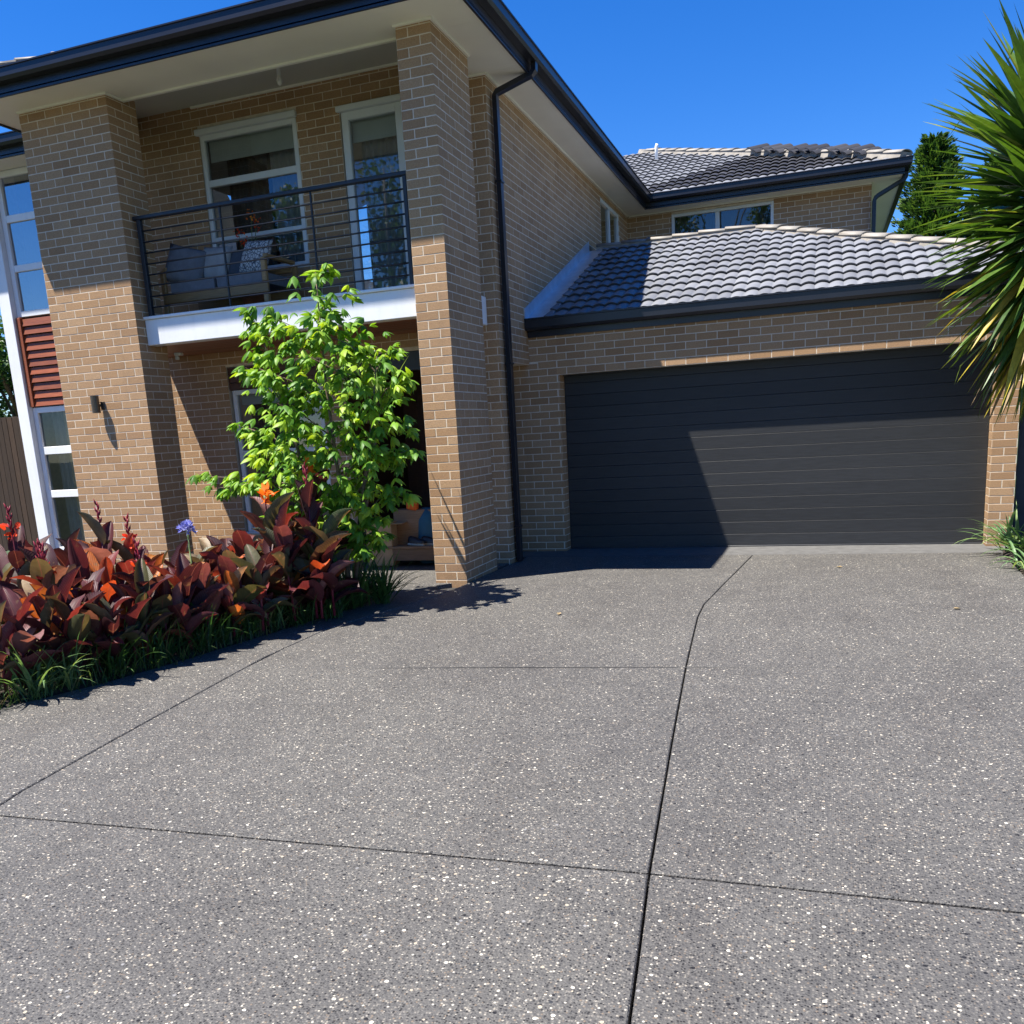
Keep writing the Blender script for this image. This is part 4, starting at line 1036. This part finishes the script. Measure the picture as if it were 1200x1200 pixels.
for k, (x, y, h) in enumerate(((-1.12, -4.62, 1.22), (-.98, -4.50, 1.32), (-1.28, -4.45, 1.30), (-.88, -4.38, 1.12))):
    canna(x, y, h, 9, 'b' if k == 1 else None, R.uniform(-1, 1), 1.0, ('tall burgundy canna', 'tallest burgundy canna with a bud spike', 'upright burgundy canna', 'burgundy canna')[k]+(' left of the tree stems at the bed edge', ' right before the tree stems', ' behind the orange flower near the tree', ' rightmost, beside the strappy clump')[k])
canna(-2.1, -7.45, 1.0, 8, None, .5, 1.0, "canna just outside the left edge of the view")
for k in range(20):
    y = R.uniform(-6.7, -4.0); canna(xL(y)-R.uniform(.22, 1.7), y, R.uniform(.55, .85), R.choice((6, 7, 8)), None, R.uniform(-1, 1), R.uniform(.75, 1.05))
# --- agapanthus
def agapanthus(x, y, h, mat, lb, nl=22):
    a = empty("agapanthus", (x, y, .06)); tag(a, lb, "flower")
    MB().tube([(0, 0, 0), (.01, 0, h*.5), (.0, .01, h)], [.008, .007, .006], 6).build("stem", M['stem_green'], a, smooth=True)
    mb = MB()
    for k in range(60):
        d = sph(R.uniform(0, 6.28), R.uniform(-.5, 1.5)); c = Vector((0, .01, h)); L = R.uniform(.05, .075)
        mb.tube([c, c+d*L*.6], [.0015, .0015], 3, False); s = d.orthogonal().normalized()
        for q in range(3):
            sd_ = Matrix.Rotation(q*2.09, 3, d) @ s; e = c+d*L*.6
            mb.face(e, e+d*L*.35+sd_*.012, e+d*L*.6+sd_*.016, e+d*L*.45-sd_*.002)
    mb.build("flower_head", M[mat], a, kind='stuff')
    mb = MB()
    for k in range(nl): blade(mb, (R.gauss(0, .03), R.gauss(0, .03), 0), sph(R.uniform(0, 6.28), R.uniform(.9, 1.3)), R.uniform(.35, .5), .024, 1.4, .3, 6)
    mb.build("leaves", M['strap_leaf'], a, kind='stuff')
agapanthus(-1.74, -5.08, .86, 'agapanthus_petal', "blue agapanthus flower standing above the cannas before the wide pillar")
agapanthus(-1.04, -3.95, .88, 'pale_petal', "pale faded agapanthus flower head beside the leafy tree's stems")
# --- strappy clumps
def clump(x, y, r, n_, mat, lb, wd=.02, droop=1.5, el=(.7, 1.35), z=.03, grp=None):
    a = empty("strappy_plant", (x, y, z)); tag(a, lb, "plant", grp)
    mb = MB()
    for k in range(n_): blade(mb, (R.gauss(0, .04), R.gauss(0, .04), 0), sph(R.uniform(0, 6.28), R.uniform(*el)), r*R.uniform(.65, 1.15), wd*R.uniform(.7, 1.2), droop*R.uniform(.6, 1.3), .35, 7)
    mb.build("leaves", M[mat], a, kind='stuff'); return a
clump(-.80, -3.60, .52, 90, 'strap_leaf', "dark green strappy clump at the right end of the garden bed", .022)
clump(-.98, -3.80, .60, 60, 'strap_leaf', "taller dark strappy clump behind the one at the bed's right end", .026)
clump(-.95, -4.25, .45, 50, 'strap_leaf', "dark strappy clump before the tree stems at the driveway edge", .022)
clump(-1.08, -4.05, .42, 36, 'strap_leaf', "dark strappy clump tucked under the leafy tree", .02)
clump(-1.72, -6.75, .42, 44, 'pale_strap', "bright green strappy clump at the lower left corner of the bed", .020, 1.7)
clump(-2.05, -7.05, .40, 40, 'strap_leaf', "dark green strappy clump leftmost at the driveway's edge", .018, 1.6)
clump(-1.36, -5.25, .36, 30, 'strap_leaf', "small strappy clump between the cannas and the driveway", .022, 1.5)
clump(-1.13, -4.55, .34, 30, 'strap_leaf', "small dark strappy clump right of the orange canna", .02, 1.5)
clump(4.92, -.62, .60, 40, 'pale_strap', "pale green strappy clump against the right brick pier", .035, 1.5, (.5, 1.3))
clump(4.96, -1.25, .62, 40, 'strap_leaf', "green strappy clump under the yucca beside the driveway", .038, 1.5, (.4, 1.2))
clump(4.84, -1.75, .52, 16, 'pale_strap', "thin arching strappy clump nearest the driveway's right edge", .03, 2.2, (.5, 1.1))
clump(5.35, -.75, .55, 30, 'strap_leaf', "tall strappy clump behind the pale one at the right pier", .03, 1.2, (.7, 1.35))
for k, y in enumerate((-6.55, -6.2, -5.85, -5.5, -5.0, -4.75)):
    clump(xL(y)-.10, y, R.uniform(.34, .46), 40, R.choice(('strap_leaf', 'pale_strap')), ('first', 'second', 'third', 'fourth', 'fifth', 'sixth')[k]+" strappy clump from the left along the bed's driveway edge", .016, 1.3)
# --- undergrowth along the bed edge
mb = MB()
for k in range(4200):
    y = R.uniform(-7.5, -3.45); e = R.random()**1.6*1.5; x = xL(y)-e+R.uniform(-.06, .07)
    blade(mb, (x, y, -.01+min(.1, e*.7)), sph(R.uniform(0, 6.28), R.uniform(.6, 1.45)), R.uniform(.14, .46)*(1-.3*(e < .08)), R.uniform(.005, .012), R.uniform(.5, 2.2), .3, 3)
tag(mb.build("grass", M['grass_blade'], kind='stuff'), "dark green grass and undergrowth along the garden bed's edge", "grass")
mb = MB()
for k in range(2600):
    y = R.uniform(-7.3, -3.6); e = .05+R.random()*1.7; c = Vector((xL(y)-e, y, R.uniform(.08, .42)))
    d = sph(R.uniform(0, 6.28), R.uniform(-.3, 1.0)); m = frame_from(d, R.uniform(-1, 1)); L = R.uniform(.03, .075)
    mb.face(c, c+m @ Vector((L*.32, L*.5, .006)), c+m @ Vector((0, L, -.005)), c+m @ Vector((-L*.32, L*.5, .006)))
tag(mb.build("ground_cover", M['strap_leaf'], kind='stuff'), "low dark leafy ground cover under the cannas", "ground cover")
for i, (x, y, s) in enumerate(((-3.55, -4.2, .16), (-3.15, -4.35, .13))):
    bm = bmesh.new(); bmesh.ops.create_icosphere(bm, subdivisions=2, radius=1)
    for v in bm.verts: v.co *= 1+.25*math.sin(v.co.x*3.1+i)*math.cos(v.co.y*2.7)
    me = bpy.data.meshes.new("garden_rock"); bm.to_mesh(me); bm.free(); me.materials.append(M['pale_stone'])
    o = link("garden_rock", me, None, Matrix.Translation((x, y, .45)) @ Matrix.Diagonal((s*1.8, s, s*1.0, 1)))
    o.location.z = .10+s*.6
    tag(o, ("larger" if i == 0 else "smaller")+" pale rock behind the cannas near the white window post", "rock")

for i, (x, y) in enumerate(((1.02, -4.05), (4.05, -3.62), (3.2, -1.55))):
    mb = MB(); L = .07; zz = gz(y)+.004
    mb.v += [(0, 0, .004), (L*.3, L*.45, .012), (0, L*.5, .002), (-L*.3, L*.45, .014), (0, L, .010)]; mb.f += [[0, 1, 2], [0, 2, 3], [2, 1, 4], [3, 2, 4]]
    o = mb.build("fallen_leaf", M['yucca_dry']); o.location = (x, y, zz); o.rotation_euler.z = i*2.1
    tag(o, "small dry brown leaf lying on the driveway, " + ("left of the long joint", "near the right garden edge", "close to the garage door")[i], "leaf")
# --- young maple-like tree
def compound_leaf(nlf, size, droop):
    mb = MB()
    for k in range(nlf):
        a = (k-(nlf-1)/2)*(.80 if nlf > 3 else .85); d = Vector((math.sin(a), math.cos(a)*.9, -droop*(.45+.3*abs(math.sin(a)))+.2)).normalized()
        L = size*(1.0 if abs(a) < .2 else .82); m = frame_from(d, .25*math.sin(a)); b0 = len(mb.v); p = Vector((0, 0, 0)); dd = d.copy()
        prof = (.10, .72, 1.0, .92, .50, .02)
        for i, w_ in enumerate(prof):
            ww = L*.185*w_; m = frame_from(dd, .3*math.sin(a)); x, z = m.col[0], m.col[2]
            mb.v += [tuple(p-x*ww-z*ww*.35), tuple(p), tuple(p+x*ww-z*ww*.35)]
            p = p+dd*L/5; dd = (dd+Vector((0, 0, -.27*droop))).normalized()
        for i in range(5):
            for q in (0, 1): mb.f.append([b0+i*3+q, b0+i*3+q+1, b0+(i+1)*3+q+1, b0+(i+1)*3+q])
    me = mb.mesh("leaf", M['maple_leaf'], True); return me
ML = [compound_leaf(5, .15, 1.1), compound_leaf(5, .17, 1.4), compound_leaf(3, .155, 1.0), compound_leaf(5, .12, .8), compound_leaf(5, .15, 1.7)]
tree = empty("maple_tree", (-1.02, -3.85, .08)); tag(tree, "young leafy tree with bright green lobed leaves in front of the balcony", "tree")
twigs = []
def env_half(z):                 # half width of the crown at height z (left, right) about the axis
    pts = [(.35, .15, .28), (.6, .45, .42), (.95, .75, .55), (1.25, .92, .70), (1.6, .84, .80), (2.0, .76, .78), (2.3, .66, .58), (2.55, .52, .26), (2.8, .20, .15), (3.0, .05, .06)]
    for p, q in zip(pts, pts[1:]):
        if p[0] <= z <= q[0]:
            t = (z-p[0])/(q[0]-p[0]); return p[1]+t*(q[1]-p[1]), p[2]+t*(q[2]-p[2])
    return (.1, .1)
def branch(name, pts, rad, par): return MB().tube(pts, rad, 7).build(name, M['bark'], par, smooth=True)
stems = [[(0, 0, 0), (.02, .0, .9), (-.03, .0, 1.9), (-.03, 0, 2.88)], [(.03, .02, 0), (.16, .05, .8), (.32, .08, 1.5), (.46, .05, 2.15)], [(-.03, -.02, 0), (-.18, -.05, .8), (-.40, -.06, 1.6), (-.62, -.02, 2.42)]]
br = []
for i, s in enumerate(stems):
    t = branch("trunk", s, [.028 if i == 0 else .02, .018, .012, .004], tree)
    for k in range(15 if i == 0 else 9):
        f = R.uniform(.18, .98); a = f*3; j = min(2, int(a)); a -= j
        p = Vector(s[j]).lerp(Vector(s[j+1]), a); br.append((t, p))
leafspots = []
for (t, p) in br:
    az = R.uniform(0, 6.28); l, r_ = env_half(p.z); ca = math.cos(az); reach = (r_ if ca > 0 else l)
    L = R.uniform(.25, .62)*(.35+reach); d = Vector((ca, .75*math.sin(az), .55)).normalized()
    e = p+d*L; m_ = p.lerp(e, .55)+Vector((0, 0, .04))
    lx, rx = env_half(e.z)
    e.x = max(-lx, min(rx, e.x))
    MB().tube([p, m_, e], [.008, .005, .002], 5).build("branch", M['bark'], t, smooth=True)
    for q in range(11):
        f = R.uniform(.25, 1.03); c = p.lerp(m_, f/.55) if f < .55 else m_.lerp(e, (f-.55)/.45)
        leafspots.append((c, f))
# extra sprays that reach out, as in the photo
for (bx_, by_, bz_, ex, ey, ez) in ((-.10, 0, .9, -1.42, -.1, 1.22), (-.2, -.03, 1.2, -1.05, .0, 1.68), (-.1, 0, 1.0, -1.20, -.15, 1.10), (.15, .05, 1.0, .68, .15, 1.36), (.3, .08, 1.6, .70, .1, 1.95), (.1, 0, .5, .42, -.15, .62), (.05, 0, .55, .36, -.2, .50), (.2, .06, .8, .62, .1, .98), (-.5, -.05, 2.0, -.72, 0, 2.62), (-.45, -.05, 1.8, -.80, -.05, 2.15)):
    p, e = Vector((bx_, by_, bz_)), Vector((ex, ey, ez)); m_ = p.lerp(e, .5)+Vector((0, 0, .10))
    MB().tube([p, m_, e], [.009, .006, .002], 5).build("branch", M['bark'], tree, smooth=True)
    for q in range(20):
        f = R.uniform(.45, 1.04); c = p.lerp(m_, f/.5) if f < .5 else m_.lerp(e, (f-.5)/.5); leafspots.append((c, f))
for q in range(720):
    z_ = R.triangular(.45, 2.9, 1.45); l, r_ = env_half(z_); rr = math.sqrt(R.random()); az = R.uniform(0, 6.28)
    leafspots.append((Vector((math.cos(az)*rr*(r_ if math.cos(az) > 0 else l)*.96, math.sin(az)*rr*.55, z_)), 1))
def leaf_score(c): return -c.y + .3*c.z + R.uniform(0, .5)
leafspots.sort(key=lambda q: -leaf_score(q[0]))
mbr = MB()
for i, (c, f) in enumerate(leafspots):
    out_ = Vector((c.x*.9, c.y*1.1-.55, .25)) + Vector((R.gauss(0, .55), R.gauss(0, .55), R.gauss(0, .2)))
    m = frame_from(out_, R.uniform(-.5, .5)).to_4x4() @ Matrix.Scale(R.uniform(.58, 1.08), 4); m.translation = c+Vector((R.gauss(0, .035), R.gauss(0, .035), R.gauss(0, .03)))
    me = ML[R.randrange(len(ML))]
    if i < 300: link("leaf", me, tree, m)
    else:
        b0 = len(mbr.v); mbr.v += [tuple(m @ v.co) for v in me.vertices]; mbr.f += [[b0+k for k in p.vertices] for p in me.polygons]
me = bpy.data.meshes.new("foliage"); me.from_pydata(mbr.v, [], mbr.f); me.materials.append(M['maple_leaf'])
for p in me.polygons: p.use_smooth = True
o = link("foliage", me, tree); o['kind'] = 'stuff'
# --- sword leaved plant behind the tree
cd = empty("cordyline", (-1.22, -3.35, .04)); tag(cd, "spiky sword leaved plant rising behind the leafy tree", "plant")
MB().tube([(0, 0, 0), (.14, .03, .8), (.38, .10, 1.88)], [.035, .03, .025], 8).build("trunk", M['bark'], cd, smooth=True)
for k in range(26):
    mb = MB(); blade(mb, (.38+R.gauss(0, .012), .10+R.gauss(0, .012), 1.84+R.uniform(-.12, .06)), sph(R.uniform(0, 6.28), R.uniform(.55, 1.45)), R.uniform(.42, .64), .036, R.uniform(.1, .5), .3, 5); mb.build("leaf", M['sword_leaf'], cd)

# --- yucca on the right
yu = empty("yucca_tree", (5.15, -1.35, .03)); tag(yu, "large spiky yucca hanging over the right end of the garage", "tree")
MB().tube([(0, 0, 0), (.06, .02, 1.2), (-.10, -.1, 2.2), (-.21, -.22, 2.72)], [.15, .12, .10, .08], 10).build("trunk", M['bark'], yu, smooth=True)
MB().tube([(.05, .0, 1.3), (.0, -.08, 2.4), (-.35, -.24, 3.8)], [.10, .09, .07], 10).build("trunk", M['bark'], yu, smooth=True)
yl = []
for k in range(720):
    hh = (k+R.random())/720; az = k*2.39996+R.uniform(-.3, .3); el = max(-1.38, min(1.42, -1.22+2.35*hh**1.05+R.gauss(0, .20)))
    base = Vector((4.93, -1.60, 2.30)).lerp(Vector((4.80, -1.60, 3.80)), hh)-Vector((5.15, -1.35, .03))+Vector((R.gauss(0, .035), R.gauss(0, .035), 0))
    if el < -.80: mt = R.choice(('yucca_yellow', 'yucca_leaf', 'yucca_dry', 'yucca_yellow', 'yucca_leaf'))
    elif el < -.35: mt = R.choice(('yucca_yellow',)+('yucca_leaf',)*7)
    else: mt = 'yucca_leaf'
    d = sph(az, el)
    yl.append((-d.x*.8-d.y*.6+R.uniform(0, .2), base, d, R.uniform(.98, 1.18), R.uniform(.070, .096), R.uniform(.02, .18) if el > -.5 else R.uniform(.1, .45), R.uniform(-.35, .35), 4 if R.random() < .025 else None, mt))
yl.sort(key=lambda q: -q[0])
rest_ = {}
for i, (_, base, d, L, w_, dr, ro, kk, mt) in enumerate(yl):
    mb = MB() if i < 300 else rest_.setdefault(mt, MB())
    blade(mb, base, d, L, w_, dr, .40, 6, ro, .42, kink=kk)
    if i < 300: mb.build("leaf", M[mt], yu)
for mt, mb in rest_.items(): mb.build("leaves", M[mt], yu, kind='stuff')

# --- background trees
def cloud_tree(name, loc, h, blobs, n_, leaf, mat, lb, trunk_r=.15, bark='bark', clear=0):
    t = empty(name, loc); tag(t, lb, "tree")
    MB().tube([(0, 0, 0), (.05, 0, h*.3), (0, .05, h*.6), (.02, 0, h*.9)], [trunk_r, trunk_r*.8, trunk_r*.5, trunk_r*.12], 8).build("trunk", M[bark], t, smooth=True)
    mb = MB(); bb = MB()
    for (cx, cy, cz, r) in blobs:
        bb.tube([(0, 0, max(.2, cz*.6)), (cx*.5, cy*.5, cz*.85), (cx, cy, cz)], [trunk_r*.35, trunk_r*.2, trunk_r*.06], 5)
        for k in range(n_):
            d = sph(R.uniform(0, 6.28), math.asin(R.uniform(-1, 1))); q = r*(R.random()**.45); c = Vector((cx, cy, cz))+d*q
            m = frame_from(sph(R.uniform(0, 6.28), R.uniform(-.9, .7)), R.uniform(-1, 1)); L = leaf*R.uniform(.6, 1.3)
            mb.face(c, c+m @ Vector((L*.33, L*.5, L*.08)), c+m @ Vector((0, L, -L*.1)), c+m @ Vector((-L*.33, L*.5, L*.08)))
    bb.build("branches", M[bark], t, smooth=True, kind='stuff')
    mb.build("crown", M[mat], t, kind='stuff'); return t
def conifer(loc, h, w_, lb, layers=46):
    t = empty("conifer_tree", loc); tag(t, lb, "tree")
    MB().tube([(0, 0, 0), (0, 0, h*.97)], [.16, .02], 8).build("trunk", M['bark'], t, smooth=True)
    mb = MB()
    for i in range(layers):
        z_ = h*(.10+.88*i/layers); rad = w_*(1-z_/h)**.72+.10
        for k in range(8):
            az = k*.785+i*1.7+R.uniform(-.3, .3); L0 = rad*R.uniform(.62, 1.1); d = sph(az, .28); side = Vector((-math.sin(az), math.cos(az), 0))
            for q in range(int(26+110*L0)):
                f = R.random()**.7; wv = .30*L0*(1-f*.75)*R.uniform(-1, 1)
                c = Vector((0, 0, z_))+d*L0*f+side*wv+Vector((0, 0, -.10*f*f*L0+R.gauss(0, .045)))
                m = frame_from((d*1.0+side*wv*1.5+Vector((0, 0, R.uniform(-.1, .7)))), R.uniform(-1.2, 1.2)); L = R.uniform(.07, .17)
                mb.face(c, c+m @ Vector((L*.20, L*.4, 0)), c+m @ Vector((0, L, L*.05)), c+m @ Vector((-L*.20, L*.4, 0)))
    mb.build("crown", M['conifer_leaf'], t, kind='stuff')
conifer((5.45, 14, 0), 7.85, 2.1, "dark green conifer rising behind the garage's right end")
conifer((6.9, 14.3, 0), 7.3, 2.3, "second conifer to the right, half hidden by the yucca leaves")
cloud_tree("leafy_tree", (-13.2, 4.2, 0), 4.8, [(R.uniform(-1.4, 1.8), R.uniform(-1, 1), R.uniform(2.2, 4.3), R.uniform(.5, .9)) for _ in range(14)], 520, .13, 'tree_leaf', "dark leafy tree behind the paling fence at the left edge")
cloud_tree("leafy_tree", (-13.4, -1.6, 0), 5.6, [(R.uniform(-1.3, 1.9), R.uniform(-1.2, 1.2), R.uniform(2.9, 5.4), R.uniform(.6, 1.0)) for _ in range(16)], 420, .14, 'tree_leaf', "leafy tree outside the left edge whose shade dapples the paling fence")
# trees across the street, mirrored in the window panes
for i, (x, y, h) in enumerate(((-13.5, -26, 13.5), (-20, -28, 13.0), (-2.5, -31, 17.0), (-28, -26, 11.0), (9, -30, 14.0))):
    cloud_tree("street_tree", (x, y, -.15), h, [(R.uniform(-3, 3), R.uniform(-2.5, 2.5), R.uniform(h*.3, h*.95), R.uniform(.8, 1.5)) for _ in range(20)], 300, .26, 'tree_leaf', ("loose crowned street tree mirrored in the balcony door", "street tree mirrored in the upper balcony window", "tallest street tree, mirrored in the rear upper window", "shorter street tree mirrored in the tall left window", "street tree opposite the garage door")[i], .2, 'pale_bark').__setitem__('group', "trees across the street")
